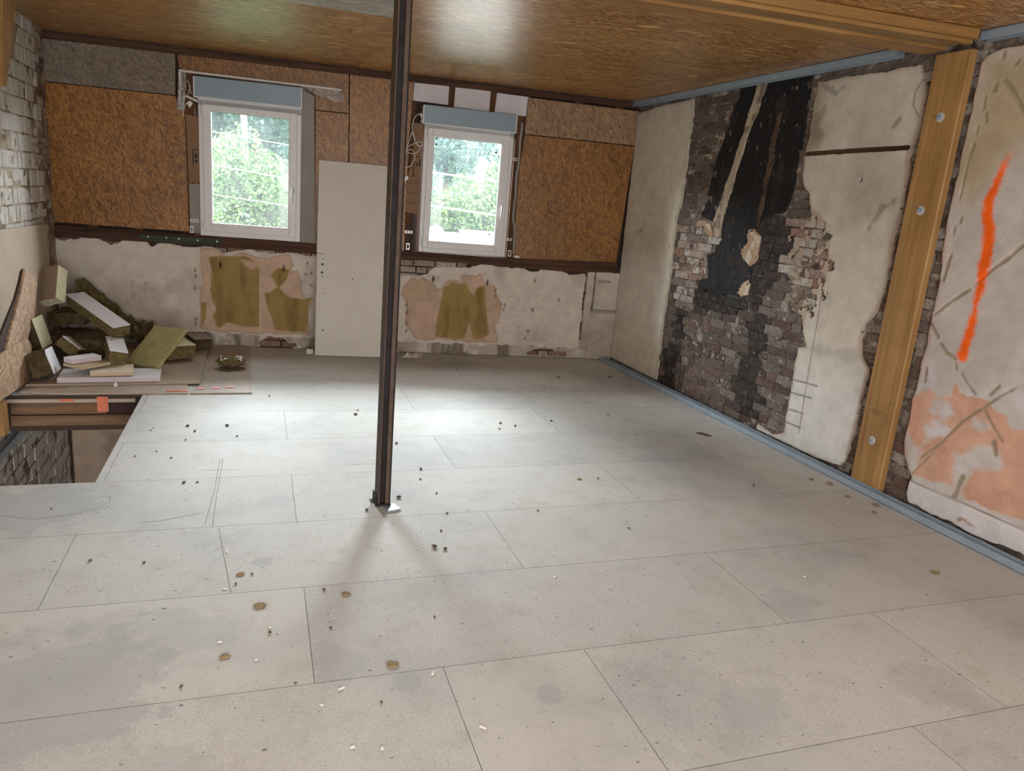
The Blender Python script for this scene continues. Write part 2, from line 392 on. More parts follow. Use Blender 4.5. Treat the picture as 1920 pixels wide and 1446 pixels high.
MAT['galv'] = plain('galvanised steel', rgb(158, 172, 186), 0.42, 0.35, 0.12, 9)
MAT['zinc'] = plain('zinc plated steel', rgb(206, 206, 204), 0.35, 0.35, 0.1, 20)
MAT['white_board'] = plain('white faced board', rgb(200, 191, 180), 0.5, 0, 0.05, 5, 0.05)
MAT['white_foam'] = plain('white insulation board', rgb(208, 200, 202), 0.8, 0, 0.06, 14, 0.3)
MAT['cement'] = plain('grey fibre board', rgb(142, 134, 126), 0.75, 0, 0.12, 8, 0.1)
MAT['timber_fresh'] = timber('fresh pine', rgb(174, 134, 84), rgb(138, 100, 58), 'z')
MAT['timber_beam'] = timber('pine beam', rgb(158, 118, 70), rgb(122, 86, 48), 'x')
MAT['timber_beam_grey'] = timber('greyed pine', rgb(150, 122, 82), rgb(112, 88, 56), 'x')
MAT['timber_old'] = timber('old dark timber', rgb(86, 58, 42), rgb(36, 22, 16), 'x', 0.8)
MAT['timber_stud'] = timber('brown stud', rgb(104, 70, 44), rgb(56, 36, 22), 'z', 0.8)
MAT['timber_joist'] = timber('brown joist', rgb(126, 98, 74), rgb(84, 62, 46), 'x', 0.8)
MAT['green_timber'] = timber('green stained batten', rgb(64, 74, 56), rgb(40, 46, 36), 'x', 0.8)
MAT['dark'] = plain('dark void', (0.012, 0.010, 0.009), 0.95)
MAT['dark_wood'] = plain('dark stained boards', rgb(58, 40, 30), 0.85, 0, 0.4, 8, 0.4)
MAT['card'] = plain('brown cardboard', rgb(132, 100, 72), 0.8, 0, 0.1, 9)
MAT['ink'] = plain('black ink', (0.02, 0.018, 0.016), 0.8)
MAT['cable'] = plain('white cable', rgb(206, 200, 194), 0.5, 0, 0.03)
MAT['wool'] = plain('brown mineral wool', rgb(112, 98, 66), 1.0, 0, 0.35, 26, 1.0, 120, 0.1)
MAT['wool_dark'] = plain('dark mineral wool', rgb(84, 70, 50), 1.0, 0, 0.45, 24, 1.0, 110, 0.1)
MAT['wool_yellow'] = plain('yellow green mineral wool', rgb(170, 160, 114), 1.0, 0, 0.10, 14, 0.5, 150, 0.1)
MAT['wool_cream'] = plain('cream mineral wool face', rgb(206, 200, 168), 1.0, 0, 0.08, 14, 0.4, 150, 0.1)
MAT['face_white'] = plain('white facing felt', rgb(222, 222, 228), 0.8, 0, 0.03, 9, 0.1)
MAT['face_tan'] = plain('tan paper facing', rgb(136, 116, 96), 0.85, 0, 0.08, 9, 0.1)
MAT['face_grey'] = plain('grey facing', rgb(176, 166, 164), 0.85, 0, 0.06)
MAT['foam_lilac'] = plain('pale lilac foam board', rgb(206, 194, 200), 0.7, 0, 0.05, 10, 0.1)
MAT['foam_tan'] = plain('tan foam edge', rgb(190, 172, 142), 0.75, 0, 0.06, 10, 0.1)
MAT['foam_cream'] = plain('cream board', rgb(222, 214, 192), 0.7, 0, 0.05)
MAT['orange'] = plain('orange plastic tape', rgb(206, 112, 78), 0.5, 0, 0.15)
MAT['crumb'] = plain('dark crumbs', rgb(84, 72, 58), 1.0, 0, 0.3, 40)
MAT['tuft'] = plain('tan wool tuft', rgb(146, 126, 92), 1.0, 0, 0.3, 60)
MAT['chipw'] = plain('white chips', rgb(226, 222, 214), 0.7, 0, 0.05)
MAT['pencil'] = plain('pencil', rgb(118, 108, 98), 0.8)
MAT['leaf'] = None

def glass():
    m, t, b, out = new_mat('window glass'); t.nodes.remove(b)
    tr = N(t, 'ShaderNodeBsdfTransparent'); tr.inputs[0].default_value = (0.93, 0.97, 0.97, 1)
    gl = N(t, 'ShaderNodeBsdfGlossy'); gl.inputs['Roughness'].default_value = 0.02
    fr = N(t, 'ShaderNodeFresnel'); fr.inputs[0].default_value = 1.45
    df = N(t, 'ShaderNodeBsdfTranslucent'); df.inputs[0].default_value = (0.9, 0.95, 1.0, 1)
    mx = N(t, 'ShaderNodeMixShader'); t.links.new(fr.outputs[0], mx.inputs[0]); t.links.new(tr.outputs[0], mx.inputs[1]); t.links.new(gl.outputs[0], mx.inputs[2])
    dirt_haze = ramp(t, noise(t, coords(t), 6, 5), [(0.3, (0.015,)*3), (0.8, (0.04,)*3)])  # dirt film that also puts the bright outdoor haze into the glass
    m2 = N(t, 'ShaderNodeMixShader'); t.links.new(dirt_haze, m2.inputs[0]); t.links.new(mx.outputs[0], m2.inputs[1]); t.links.new(df.outputs[0], m2.inputs[2])
    t.links.new(m2.outputs[0], out.inputs[0]); return m
MAT['glass'] = glass()
def film():
    m, t, b, out = new_mat('clear plastic film'); t.nodes.remove(b)
    tr = N(t, 'ShaderNodeBsdfTransparent'); tr.inputs[0].default_value = (0.9, 0.9, 0.9, 1)
    gl = N(t, 'ShaderNodeBsdfGlossy'); gl.inputs['Roughness'].default_value = 0.15
    df = N(t, 'ShaderNodeBsdfDiffuse'); df.inputs[0].default_value = (0.7, 0.68, 0.66, 1)
    f = ramp(t, noise(t, coords(t), 40, 4), [(0.4, (0.25,)*3), (0.65, (0.6,)*3)])
    a = N(t, 'ShaderNodeMixShader'); a.inputs[0].default_value = 0.3; t.links.new(df.outputs[0], a.inputs[1]); t.links.new(gl.outputs[0], a.inputs[2])
    m2 = N(t, 'ShaderNodeMixShader'); t.links.new(f, m2.inputs[0]); t.links.new(tr.outputs[0], m2.inputs[1]); t.links.new(a.outputs[0], m2.inputs[2])
    t.links.new(m2.outputs[0], out.inputs[0]); return m
MAT['film'] = film()
# ------------------------------------------------------------------ floor
Y0, PW, BL = 2.1317, 0.615, 1.846
def back_y(x): return KY + (x-KX)*math.tan(DB)
def clip(poly, a, b, c):                     # keep a*x + b*y <= c
    out = []
    for i in range(len(poly)):
        p, q = poly[i], poly[(i+1) % len(poly)]; dp, dq = a*p[0]+b*p[1]-c, a*q[0]+b*q[1]-c
        if dp <= 0: out.append(p)
        if (dp < 0 < dq) or (dq < 0 < dp):
            k = dp/(dp-dq); out.append((p[0]+(q[0]-p[0])*k, p[1]+(q[1]-p[1])*k))
    return out
HX, HY0, HY1 = -0.785, Y0+3*PW, 5.665       # the stair opening in the floor
mb = MB()
mb.box(-1.72, 3.74, -1.62, HY0-0.003, -0.26, -0.024)
mb.box(HX+0.003, 3.70, HY0-0.003, HY1, -0.26, -0.024)
mb.v += []
mb.box(-1.72, 3.66, HY1+0.003, 7.0, -0.26, -0.024)
n = len(mb.v); mb.v += [(-1.74, 7.0, -.26), (3.62, 7.0, -.26), (3.62, back_y(3.62), -.26), (-1.74, back_y(-1.74), -.26), (-1.74, 7.0, -.024), (3.62, 7.0, -.024), (3.62, back_y(3.62), -.024), (-1.74, back_y(-1.74), -.024)]
mb.f += [tuple(i+n for i in q) for q in [(0,3,2,1),(4,5,6,7),(0,1,5,4),(1,2,6,5),(2,3,7,6),(3,0,4,7)]]
floor = tag(mb.build('floor', MAT['dark_wood']), kind='structure')
xe = -DR
def put_board(x0, x1, y0, y1):
    g = 0.0009
    P = [(x0+g, y0+g), (x1-g, y0+g), (x1-g, y1-g), (x0+g, y1-g)]
    P = clip(P, -math.sin(DB), math.cos(DB), -math.sin(DB)*KX + math.cos(DB)*KY - 0.004)
    P = clip(P, math.cos(DR), -math.sin(DR), math.cos(DR)*KX - math.sin(DR)*KY - 0.151)
    if len(P) < 3: return
    n = len(P); v = [(x, y, 0.0) for x, y in P] + [(x, y, -0.022) for x, y in P]
    f = [tuple(range(n)), tuple(range(2*n-1, n-1, -1))] + [(i+n, (i+1) % n+n, (i+1) % n, i) for i in range(n)]
    o = mesh_obj('floor_board', v, f, MAT['chip'], floor); o.data.materials.append(MAT['board_edge'])
    for p in o.data.polygons:
        if p.normal.z < .5 and not (abs(p.normal.x) > .9 and p.center.x < HX+.01 and p.center.y > HY0): p.material_index = 1
XMIN, XMAX = -1.66, 3.80
for k in range(-6, 9):
    y0, y1 = Y0+k*PW, Y0+(k+1)*PW
    s0 = {-1: 0.592, 6: 1.94-0.92}.get(k, 0.170 if k % 2 == 0 else 1.099)
    xs = [XMIN] + [x for x in (s0+BL*j for j in range(-4, 5)) if XMIN+.05 < x < XMAX-.05] + [XMAX]
    if k == -1: xs = sorted(xs + [1.115])
    for a, b in zip(xs[:-1], xs[1:]):
        if y1 <= HY0+.01 or y0 >= 6.4: put_board(a, b, y0, y1)
        elif b > HX:                         # rows cut by the opening
            if y0 < HY1-0.05 < y1-0.05:
                put_board(max(a, HX), b, y0, min(y1, HY1) if a < HX else y1)
                if a < HX: put_board(a, b, HY1+.002, y1)
            else: put_board(max(a, HX), b, y0, y1)
        elif y1 > HY1: put_board(a, b, max(y0, HY1), y1)
# pencil lines and scratches drawn on the boards, as thin marks
def strip(pts, w, m, name, parent=None, z=0.0004):
    v = []; f = []
    for i, p in enumerate(pts):
        a, b = pts[max(i-1, 0)], pts[min(i+1, len(pts)-1)]; d = Vector((b[0]-a[0], b[1]-a[1])).normalized()
        v += [(p[0]-d.y*w/2, p[1]+d.x*w/2, z), (p[0]+d.y*w/2, p[1]-d.x*w/2, z)]
        if i: f.append((2*i-2, 2*i-1, 2*i+1, 2*i))
    return mesh_obj(name, v, f, m, parent)
for px in ([(418, 862), (406, 930), (398, 988)], [(412, 862), (402, 920), (384, 985)], [(376, 882), (448, 881)], [(410, 990), (421, 1050), (433, 1112)],
           [(265, 980), (300, 977), (335, 970), (380, 962)], [(0, 966), (60, 974), (130, 966), (180, 955), (207, 940), (205, 932), (186, 930)], [(655, 872), (733, 868)]):
    strip([on_floor(*p) for p in px], 0.0028, MAT['pencil'], 'pencil_line', floor)
# what shows below the boards along the far edge of the opening
mb = MB(); mb.box(-1.60, -1.02, HY1-0.012, HY1+.06, -0.135, -0.055); mb.build('joist', MAT['timber_joist'], floor)
mb = MB(); mb.box(-1.60, -0.79, HY1-0.022, HY1+.05, -0.215, -0.142); mb.build('joist', MAT['timber_joist'], floor)
mb = MB(); mb.box(-1.64, -0.83, HY1-0.03, HY1+.02, -0.048, -0.024); mb.build('edge_board', MAT['chip_pink'], floor)

# ------------------------------------------------------------------ ceiling
mb = MB(); mb.box(-1.9, 3.8, -1.7, 7.9, ZC+0.017, ZC+0.2)
ceiling = tag(mb.build('ceiling', MAT['dark_wood']), kind='structure')
def put_panel(x0, x1, y0, y1, m):
    P = [(x0+.0015, y0+.0015), (x1-.0015, y0+.0015), (x1-.0015, y1-.0015), (x0+.0015, y1-.0015)]
    P = clip(P, -math.sin(DB), math.cos(DB), -math.sin(DB)*KX + math.cos(DB)*KY - 0.035)
    if len(P) < 3: return
    n = len(P); v = [(x, y, ZC) for x, y in P] + [(x, y, ZC+.015) for x, y in P]
    f = [tuple(range(n-1, -1, -1)), tuple(range(n, 2*n))] + [(i, (i+1) % n, (i+1) % n+n, i+n) for i in range(n)]
    mesh_obj('ceiling_panel', v, f, MAT[m], ceiling)
for y0, y1, xs in ((6.345, 7.6, (-1.68, 0.845, 3.54)), (5.085, 6.345, (-1.68, -1.62, 0.885, 3.385, 3.54)), (3.72, 5.085, (-1.68, -1.63, 0.80, 3.30, 3.54)),
                   (2.2, 3.72, (-1.68, 0.5, 3.0, 3.56)), (0.95, 2.2, (-1.68, 1.4, 3.57)), (-0.3, 0.95, (-1.68, 0.4, 2.9, 3.58)), (-1.6, -0.3, (-1.68, 1.2, 3.59))):
    for a, b in zip(xs[:-1], xs[1:]):
        put_panel(a, b, y0, y1, 'osb_ceiling_grey' if (y0 == 3.72 and b == 0.80) else 'osb_ceiling')

# ------------------------------------------------------------------ back wall
mb = MB()
OP = [(-4.088, -3.232, 1.034, 2.195), (-2.105, -1.258, 1.020, 2.195)]     # window openings
def wbox(u0, u1, z0, z1, y0=0.075, y1=0.30): mb.box(u0, u1, y0, y1, z0, z1)
wbox(-5.75, .25, 0.0, 0.985, 0.03, 0.30); wbox(OP[0][0], OP[0][1], .985, OP[0][2]); wbox(OP[1][0], OP[1][1], .985, OP[1][2]); wbox(-5.75, .25, -2.9, 0.0, 0.03, 0.30)
wbox(-5.75, OP[0][0], .985, 2.9); wbox(OP[0][1], OP[1][0], .985, 2.9); wbox(OP[1][1], .25, .985, 2.9)
for o_ in OP: wbox(o_[0], o_[1], o_[3], 2.9)
wall_back = tag(mb.build('wall_back', MAT['dark_wood'], None, M_BACK), kind='structure')
BK = lambda pts, off=0.0: [on_plane(x, y, M_BACK, off) for x, y in pts]
def bprism(name, px, m, yf, yb, off=0.0, parent=wall_back):
    mb = MB(); mb.prism(BK(px, off), yf, yb); return mb.build(name, MAT[m], parent)
# studs behind the boards, seen in the gaps round the windows
for u in (-4.19, -3.11, -2.26, -1.17):
    mb = MB(); mb.box(u-.055, u+.055, 0.02, 0.074, 0.99, 2.56); mb.build('stud', MAT['timber_stud'], wall_back)
for px in ([(842, 160), (854, 162), (851, 202), (839, 198)], [(919, 170), (932, 172), (928, 214), (916, 210)]):
    bprism('stud', px, 'timber_stud', 0.006, 0.07)
for u in (-5.0, -4.62, -2.75, -0.62, -0.2):
    mb = MB(); mb.box(u-.04, u+.04, 0.018, 0.074, 1.0, 2.56); mb.build('stud', MAT['timber_stud'], wall_back)
mb = MB(); mb.box(-5.4, 0.02, -0.012, 0.07, 2.548, 2.606); mb.build('wall_plate', MAT['timber_old'], wall_back)
mb = MB(); mb.box(-5.4, 0.02, -0.03, 0.0, 2.598, 2.624); mb.build('wall_plate', MAT['dark_wood'], wall_back)
for px, mt in (([(44, 64), (328.5, 96), (328.5, 178), (67, 150)], 'osb_grey'),
               ([(67, 152), (329, 180), (332, 188), (346, 204), (354, 434), (98, 416)], 'osb_wall'),
               ([(331, 95), (654, 134), (654, 212), (592, 206), (590, 168), (338, 136)], 'osb_wall'),
               ([(592, 208), (654, 214), (650, 478), (591, 473)], 'osb_wall'),
               ([(656.5, 135), (776, 152), (768, 247), (761, 368), (757, 482), (653, 478)], 'osb_wall'),
               ([(991, 183), (1203, 210), (1190, 273), (984, 251)], 'osb_brown'),
               ([(984, 253), (1189.5, 275), (1155, 494), (961, 484), (974, 318)], 'osb_wall')):
    bprism('osb_panel', px, mt, 0.0, 0.016)
for px in ([(777, 155), (842, 162), (840, 197), (774, 188)], [(854, 164), (920, 171), (917, 209), (851, 201)], [(932, 174), (990, 182), (986, 218), (927, 212)]):
    bprism('insulation_board', px, 'white_foam', -0.004, 0.05)
o = bprism('fibre_board_strip', [(563, 164), (589, 180), (591, 457), (563, 455)], 'cement', 0.008, 0.022)
o = bprism('fibre_board_strip', [(354, 344), (376, 346), (378, 438), (357, 436)], 'cement', 0.012, 0.019)
o = bprism('cardboard_strip', [(348, 214), (372, 220), (375, 342), (354, 342)], 'card', 0.010, 0.019); tag(o, 'brown cardboard with black print')
def ink(px, parent, yf):
    mb = MB(); mb.prism(BK(px), yf-0.0015, yf); return mb.build('printed_mark', MAT['ink'], parent)
for q in ([(360, 280), (370, 280), (370, 282), (362, 282), (363, 310), (361, 310)], [(364, 290), (370, 288), (369, 296), (366, 298)], [(364, 300), (370, 300), (370, 306), (367, 305)]):
    ink(q, o, 0.010)
Z3 = lambda pts: [(720+x/4.13, 150+y/4.13) for x, y in pts]
o = bprism('cardboard_strip', Z3([(228, 330), (310, 340), (285, 580), (262, 1040), (155, 1020), (185, 740), (230, 560)]), 'card', 0.004, 0.014); tag(o, 'brown cardboard with black print')
for q in ([(235, 588), (290, 592), (290, 598), (241, 595), (230, 738), (245, 742), (244, 748), (222, 744)], [(250, 648), (258, 640), (262, 672), (252, 672)],
          [(264, 640), (285, 640), (286, 672), (276, 672), (276, 655), (266, 655)], [(272, 618), (286, 612), (288, 630), (278, 634)]):
    ink(Z3(q), o, 0.004)
for q in ([(190, 795), (285, 800)], [(175, 870), (278, 880)], [(170, 945), (272, 955)]):
    a, b = Z3(q); ink([a, b, (b[0], b[1]+.6), (a[0], a[1]+.6)], o, 0.004)
# sills of old timber under the boards
bprism('sill_timber', [(92, 420), (357, 439), (592, 457), (592, 476), (380, 461), (100, 441)], 'timber_old', -0.028, 0.05)
bprism('sill_timber', [(727, 468), (942, 484), (1156, 492), (1155, 511), (1059, 509), (924, 497), (727, 483)], 'timber_old', -0.03, 0.05)
o = bprism('green_batten', [(262, 439), (416, 448), (416, 458), (300, 453), (262, 446)], 'green_timber', -0.043, -0.028); tag(o, 'dark green painted batten with five screws')
for x, y in ((278, 444), (312, 446), (335.5, 448), (371, 451), (407, 453)):
    u, z = on_plane(x, y, M_BACK, .043); mb = MB(); mb.tube([(u, -.0431, z), (u, -.0465, z)], 0.0075, 8); mb.build('screw_head', MAT['zinc'], o)

# knee wall: masonry, plaster and wallpaper remnants
Z4 = lambda pts: [(x/4, 400+y/4) for x, y in pts]
Z6 = lambda pts: [(340+x/4.364, 420+y/4.364) for x, y in pts]
Z7 = lambda pts: [(700+x/3.84, 440+y/3.84) for x, y in pts]
knee_top = Z4([(395, 190), (560, 183), (720, 170), (760, 190), (830, 228), (920, 205), (1000, 195), (1100, 200), (1130, 240), (1290, 235), (1330, 250), (1480, 262)]) + \
           Z6([(230, 178), (310, 212), (330, 240), (430, 215), (560, 210), (690, 225), (745, 250), (890, 232), (1000, 262), (1110, 255)]) + Z7([(60, 285)]) + \
           Z7([(160, 285), (390, 292), (412, 262), (450, 236), (600, 228), (690, 240), (720, 215), (840, 224), (940, 236), (1100, 240), (1160, 262), (1210, 246), (1380, 272), (1420, 286), (1530, 274)])
knee_bot = Z7([(1468, 816), (900, 796), (150, 766)]) + Z6([(1085, 925), (640, 915), (160, 885)]) + Z4([(1480, 893), (1200, 880), (800, 862), (440, 845)])
POLY_KNEE = BK(knee_top + knee_bot)
PINK1 = BK(Z6([(165, 195), (150, 330), (185, 430), (185, 505), (160, 520), (158, 860), (300, 880), (640, 890), (900, 893), (1045, 900), (1050, 860), (1030, 800), (1050, 700), (1085, 605), (1000, 600), (978, 520), (970, 440), (945, 385), (880, 395), (905, 330), (890, 245), (760, 262), (700, 282), (600, 268), (500, 235), (440, 262), (340, 262), (290, 215)]))
OCH1 = BK(Z6([(232, 268), (520, 262), (640, 325), (643, 838), (480, 838), (380, 800), (300, 850), (258, 760), (282, 700), (235, 540), (250, 420)]))
OCH1b = BK(Z6([(160, 640), (208, 640), (200, 780), (165, 835)])); FLAP1 = BK(Z6([(485, 285), (640, 318), (640, 350), (575, 375), (520, 340)]))
OCH2 = BK(Z6([(790, 360), (890, 370), (860, 450), (800, 520), (880, 600), (1000, 612), (1075, 600), (1040, 660), (1040, 800), (1020, 880), (900, 880), (770, 868), (735, 760), (680, 570), (790, 520), (760, 460), (728, 420)]))
PINK2 = BK(Z7([(218, 372), (280, 308), (330, 330), (345, 300), (430, 348), (455, 395), (500, 380), (520, 345), (560, 325), (640, 345), (635, 290), (690, 298), (740, 305), (770, 288), (800, 360), (865, 370), (885, 440), (922, 500), (905, 630), (872, 650), (895, 780), (700, 770), (500, 745), (420, 750), (300, 752), (280, 700), (228, 640), (248, 560), (232, 480), (203, 430)]))
OCH3 = BK(Z7([(505, 380), (570, 338), (610, 352), (672, 350), (690, 400), (718, 440), (742, 380), (800, 368), (812, 560), (828, 720), (770, 752), (718, 745), (690, 640), (650, 745), (560, 748), (442, 730), (458, 600), (480, 520)]))
def f_knee(U, Z):
    s = sd_poly(U, Z, POLY_KNEE) + fbm(U, Z, 9, 4, 3)*0.05 + fbm(U, Z, 45, 2, 5)*0.012
    return s
def wsoft(U, Z, poly, k, amp=0.03, edge=0.006):
    return sstep(-edge, edge, sd_poly(U, Z, poly) + fbm(U, Z, 14, 4, k)*amp)
def c_knee(U, Z):
    C = np.empty(U.shape+(3,)); C[:] = rgb(208, 196, 183)
    C = mixc(C, rgb(188, 175, 163), sstep(0.0, .22, fbm(U, Z, 2.3, 4, 8)))
    C = mixc(C, rgb(150, 140, 132), 0.55*sstep(.12, .3, fbm(U, Z, 16, 4, 9))*sstep(-.05, .2, fbm(U, Z, 2, 2, 10)))
    for p, k in ((PINK1, 11), (PINK2, 12)):
        w = wsoft(U, Z, p, k); rim = np.clip(1-abs(sd_poly(U, Z, p) + fbm(U, Z, 14, 4, k)*.03)/.012, 0, 1)
        C = mixc(C, rgb(196, 166, 144), w); C = mixc(C, rgb(184, 158, 132), w*sstep(-.1, .25, fbm(U, Z, 5, 3, 13)))
        C = mixc(C, rgb(146, 112, 84), rim*0.55)
    for p, k in ((OCH1, 21), (OCH1b, 22), (OCH2, 23), (OCH3, 24)):
        w = wsoft(U, Z, p, k, 0.02); C = mixc(C, rgb(156, 130, 80), w); C = mixc(C, rgb(132, 110, 64), w*sstep(-.05, .3, fbm(U*3, Z*.6, 5, 4, 25)))
    C = mixc(C, rgb(196, 160, 136), wsoft(U, Z, FLAP1, 26, .015))
    for px in (Z6([(640, 330), (648, 620), (645, 880)]), Z7([(283, 585), (285, 720)])):
        C = mixc(C, rgb(214, 202, 188), np.clip(1-d_line(U, Z, BK(px))/.006, 0, 1)*.8)
    for x, y in Z6([(320, 335), (838, 368)]) + Z7([(430, 318), (819, 345)]):
        u, z = on_plane(x, y, M_BACK); C = mixc(C, rgb(40, 28, 22), np.clip(1.4-np.hypot((U-u)/.012, (Z-z)/.035), 0, 1))
    for x, y, r in [(p[0], p[1], .016) for p in Z7([(875, 400), (880, 440), (945, 505), (935, 540), (1145, 545), (1110, 690), (1090, 745), (240, 500), (240, 560), (240, 640), (238, 690), (1330, 468), (1160, 330)])] + [(p[0], p[1], .014) for p in Z4([(1465, 430), (1470, 470), (1465, 560), (1470, 790), (1470, 830)]) + Z6([(1030, 320), (1020, 410), (1065, 400), (1060, 500)])]:
        u, z = on_plane(x, y, M_BACK); d = np.hypot(U-u, (Z-z)*.6) + fbm(U, Z, 60, 3, 31)*.02; C = mixc(C, rgb(120, 88, 62), sstep(r, r*.5, d)*.8)
    return C
def r_knee(U, Z):
    y = fbm(U, Z, 3, 4, 40)*.012 + fbm(U, Z, 30, 2, 41)*.0015
    for p, k in ((PINK1, 11), (PINK2, 12)): y = y + .004*wsoft(U, Z, p, k)
    return y
layer('plaster_layer', M_BACK, MAT['coat'], -5.36, -0.28, 0.08, 1.06, 0.0085, f_knee, -0.014, 0.03, c_knee, wall_back, r_knee)
# plinth band under the plaster
def f_plinth(U, Z):
    s = np.minimum(Z - 0.002, 10) + 0*U
    for px in (Z6([(640, 960), (720, 918), (820, 935), (870, 962), (920, 1020), (640, 1012)]), Z7([(1105, 850), (1150, 832), (1200, 818), (1290, 818), (1305, 866), (1120, 868)])):
        s = np.minimum(s, -(sd_poly(U, Z, BK(px)) + fbm(U, Z, 25, 3, 51)*.02))
    return s
def c_plinth(U, Z):
    C = np.empty(U.shape+(3,)); C[:] = rgb(176, 164, 152)
    C = mixc(C, rgb(122, 110, 98), sstep(-.05, .25, fbm(U*2.2, Z*.5, 6, 5, 52)))
    C = mixc(C, rgb(206, 196, 184), sstep(.1, .3, fbm(U, Z, 9, 4, 53)))
    return C
o = layer('baseboard_back', M_BACK, MAT['coat'], -5.3, -0.28, 0.0, 0.20, 0.009, f_plinth, -0.004, 0.03, c_plinth, None, lambda U, Z: fbm(U, Z, 5, 4, 54)*.008)
tag(o, kind='structure')
# boxed pipe chase in the far right corner of the knee wall
def c_case(U, Z):
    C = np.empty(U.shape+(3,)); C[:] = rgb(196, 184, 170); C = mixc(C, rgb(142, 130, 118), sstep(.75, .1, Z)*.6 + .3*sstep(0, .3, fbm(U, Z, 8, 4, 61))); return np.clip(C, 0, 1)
pc = empty('pipe_casing', None); pc.parent = wall_back
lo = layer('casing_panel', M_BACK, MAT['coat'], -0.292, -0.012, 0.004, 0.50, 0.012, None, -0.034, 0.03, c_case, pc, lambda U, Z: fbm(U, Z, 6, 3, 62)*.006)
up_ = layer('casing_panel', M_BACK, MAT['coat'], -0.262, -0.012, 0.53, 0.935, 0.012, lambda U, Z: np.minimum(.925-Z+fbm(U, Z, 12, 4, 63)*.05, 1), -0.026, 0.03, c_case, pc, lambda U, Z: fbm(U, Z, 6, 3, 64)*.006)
mb = MB(); mb.box(-0.295, -0.008, -0.042, 0.03, 0.503, 0.528); mb.build('casing_ledge', MAT['cement'], pc)
mb = MB(); mb.box(-0.24, -0.10, -0.036, 0.0, 0.815, 0.84); mb.build('casing_ledge', MAT['cement'], pc)
# upper right scrap of plaster beside the chase and the thin strip left of the chase
layer('plaster_layer', M_BACK, MAT['coat'], -0.40, -0.25, 0.10, 0.93, 0.01, lambda U, Z: .036-abs(U+.322-.012*(Z-.5)) + fbm(U, Z, 20, 3, 65)*.02, -0.02, 0.03, c_case, wall_back, None)

# ------------------------------------------------------------------ bricks
def brick_mesh(k):
    r = random.Random(100+k); w, h, d, e = .5, .5, .034, .004
    v = []
    for y, ins in ((d, 0), (e+.001, 0.0), (0.0, 0.022)):
        for sx_, sz_ in ((-1, -1), (1, -1), (1, 1), (-1, 1)):
            v.append((sx_*(w-ins*.5*r.uniform(.5, 1.6))+r.uniform(-.012, .012), y+r.uniform(-.002, .002), sz_*(h-ins*1.8*r.uniform(.6, 1.5))+r.uniform(-.03, .03)))
    f = [(8, 9, 10, 11)]
    for a in (0, 4): f += [(a+i, a+(i+1) % 4, a+4+(i+1) % 4, a+4+i) for i in range(4)]
    me = bpy.data.meshes.new('brick'); me.from_pydata(v, [], f); me.update(); me.materials.append(MAT['brick']); return me
BRICKS = [brick_mesh(k) for k in range(10)]
def place_bricks(parent, u0, u1, z0, z1, course, length, joint, keep, colfn, yface=0.0, seed=0, header=0.35):
    r = random.Random(seed); n = 0; k = 0; z = z0
    while z < z1:
        x = u0 - r.uniform(0, length)*(.5 if k % 2 else 1.0)
        while x < u1:
            L = length if r.random() > header else length*.5
            uc, zc = x+L/2, z+course/2
            if keep(uc, zc, L):
                o = bpy.data.objects.new('brick', BRICKS[r.randrange(10)]); o.parent = parent
                o.location = (uc, yface+r.uniform(-.004, .005), zc+r.uniform(-.002, .002)); o.scale = (L-joint, 1, course-joint*.8)
                o.rotation_euler = (r.uniform(-.03, .03), r.uniform(-.012, .012), r.uniform(-.02, .02))
                o.color = colfn(uc, zc, r); COL.objects.link(o); n += 1
            x += L
        z += course; k += 1
    return n
def limit_bricks(wall, keep_n=298):
    """the bricks that show smallest beyond the first few hundred are joined into one part"""
    bs = [o for o in wall.children if o.name.split('.')[0] == 'brick']
    if len(bs) <= keep_n: return
    Mw = wall.matrix_world; bs.sort(key=lambda o: ((Mw @ o.location) - Vector(CAM)).length/max(.05, o.scale.x))
    V = []; F = []; cs = []
    for o in bs[keep_n:]:
        L = Matrix.LocRotScale(o.location, o.rotation_euler, o.scale); n = len(V)
        V += [tuple(L @ v.co) for v in o.data.vertices]; F += [tuple(i+n for i in p.vertices) for p in o.data.polygons]; cs += [tuple(o.color)]*len(o.data.vertices); bpy.data.objects.remove(o)
    q = mesh_obj('small_bricks', V, F, MAT['brick_small'], wall); at = q.data.color_attributes.new('Col', 'FLOAT_COLOR', 'POINT'); at.data.foreach_set('color', np.array(cs, np.float32).ravel()); tag(q, kind='stuff')
def jit(c, r, a=.18):
    k = 1+r.uniform(-a, a); return tuple(max(0, min(1, x*k*(1+r.uniform(-.05, .05)))) for x in c)
BE1 = BK(Z7([(150, 160), (690, 208), (720, 240), (450, 262), (410, 300), (150, 300)]))
BE2 = BK(Z6([(600, 940), (720, 900), (870, 940), (960, 1030), (600, 1030)])); BE3 = BK(Z7([(1080, 840), (1200, 805), (1320, 810), (1330, 880), (1090, 880)]))
BE4 = BK(Z6([(160, 170), (440, 195), (760, 235), (1100, 250), (1100, 275), (160, 215)])); BE5 = BK(Z4([(390, 165), (760, 165), (1120, 190), (1120, 225), (390, 215)]))
def keep_knee(u, z, L): return max(inside1(u, z, p) for p in (BE1, BE2, BE3, BE4, BE5)) > -.02
def col_knee(u, z, r): return jit(rgb(122, 86, 70), r, .25) + (r.uniform(.1, .35),)
place_bricks(wall_back, -5.3, -.3, 0.005, 1.0, .066, .215, .012, keep_knee, col_knee, -0.002, 5)

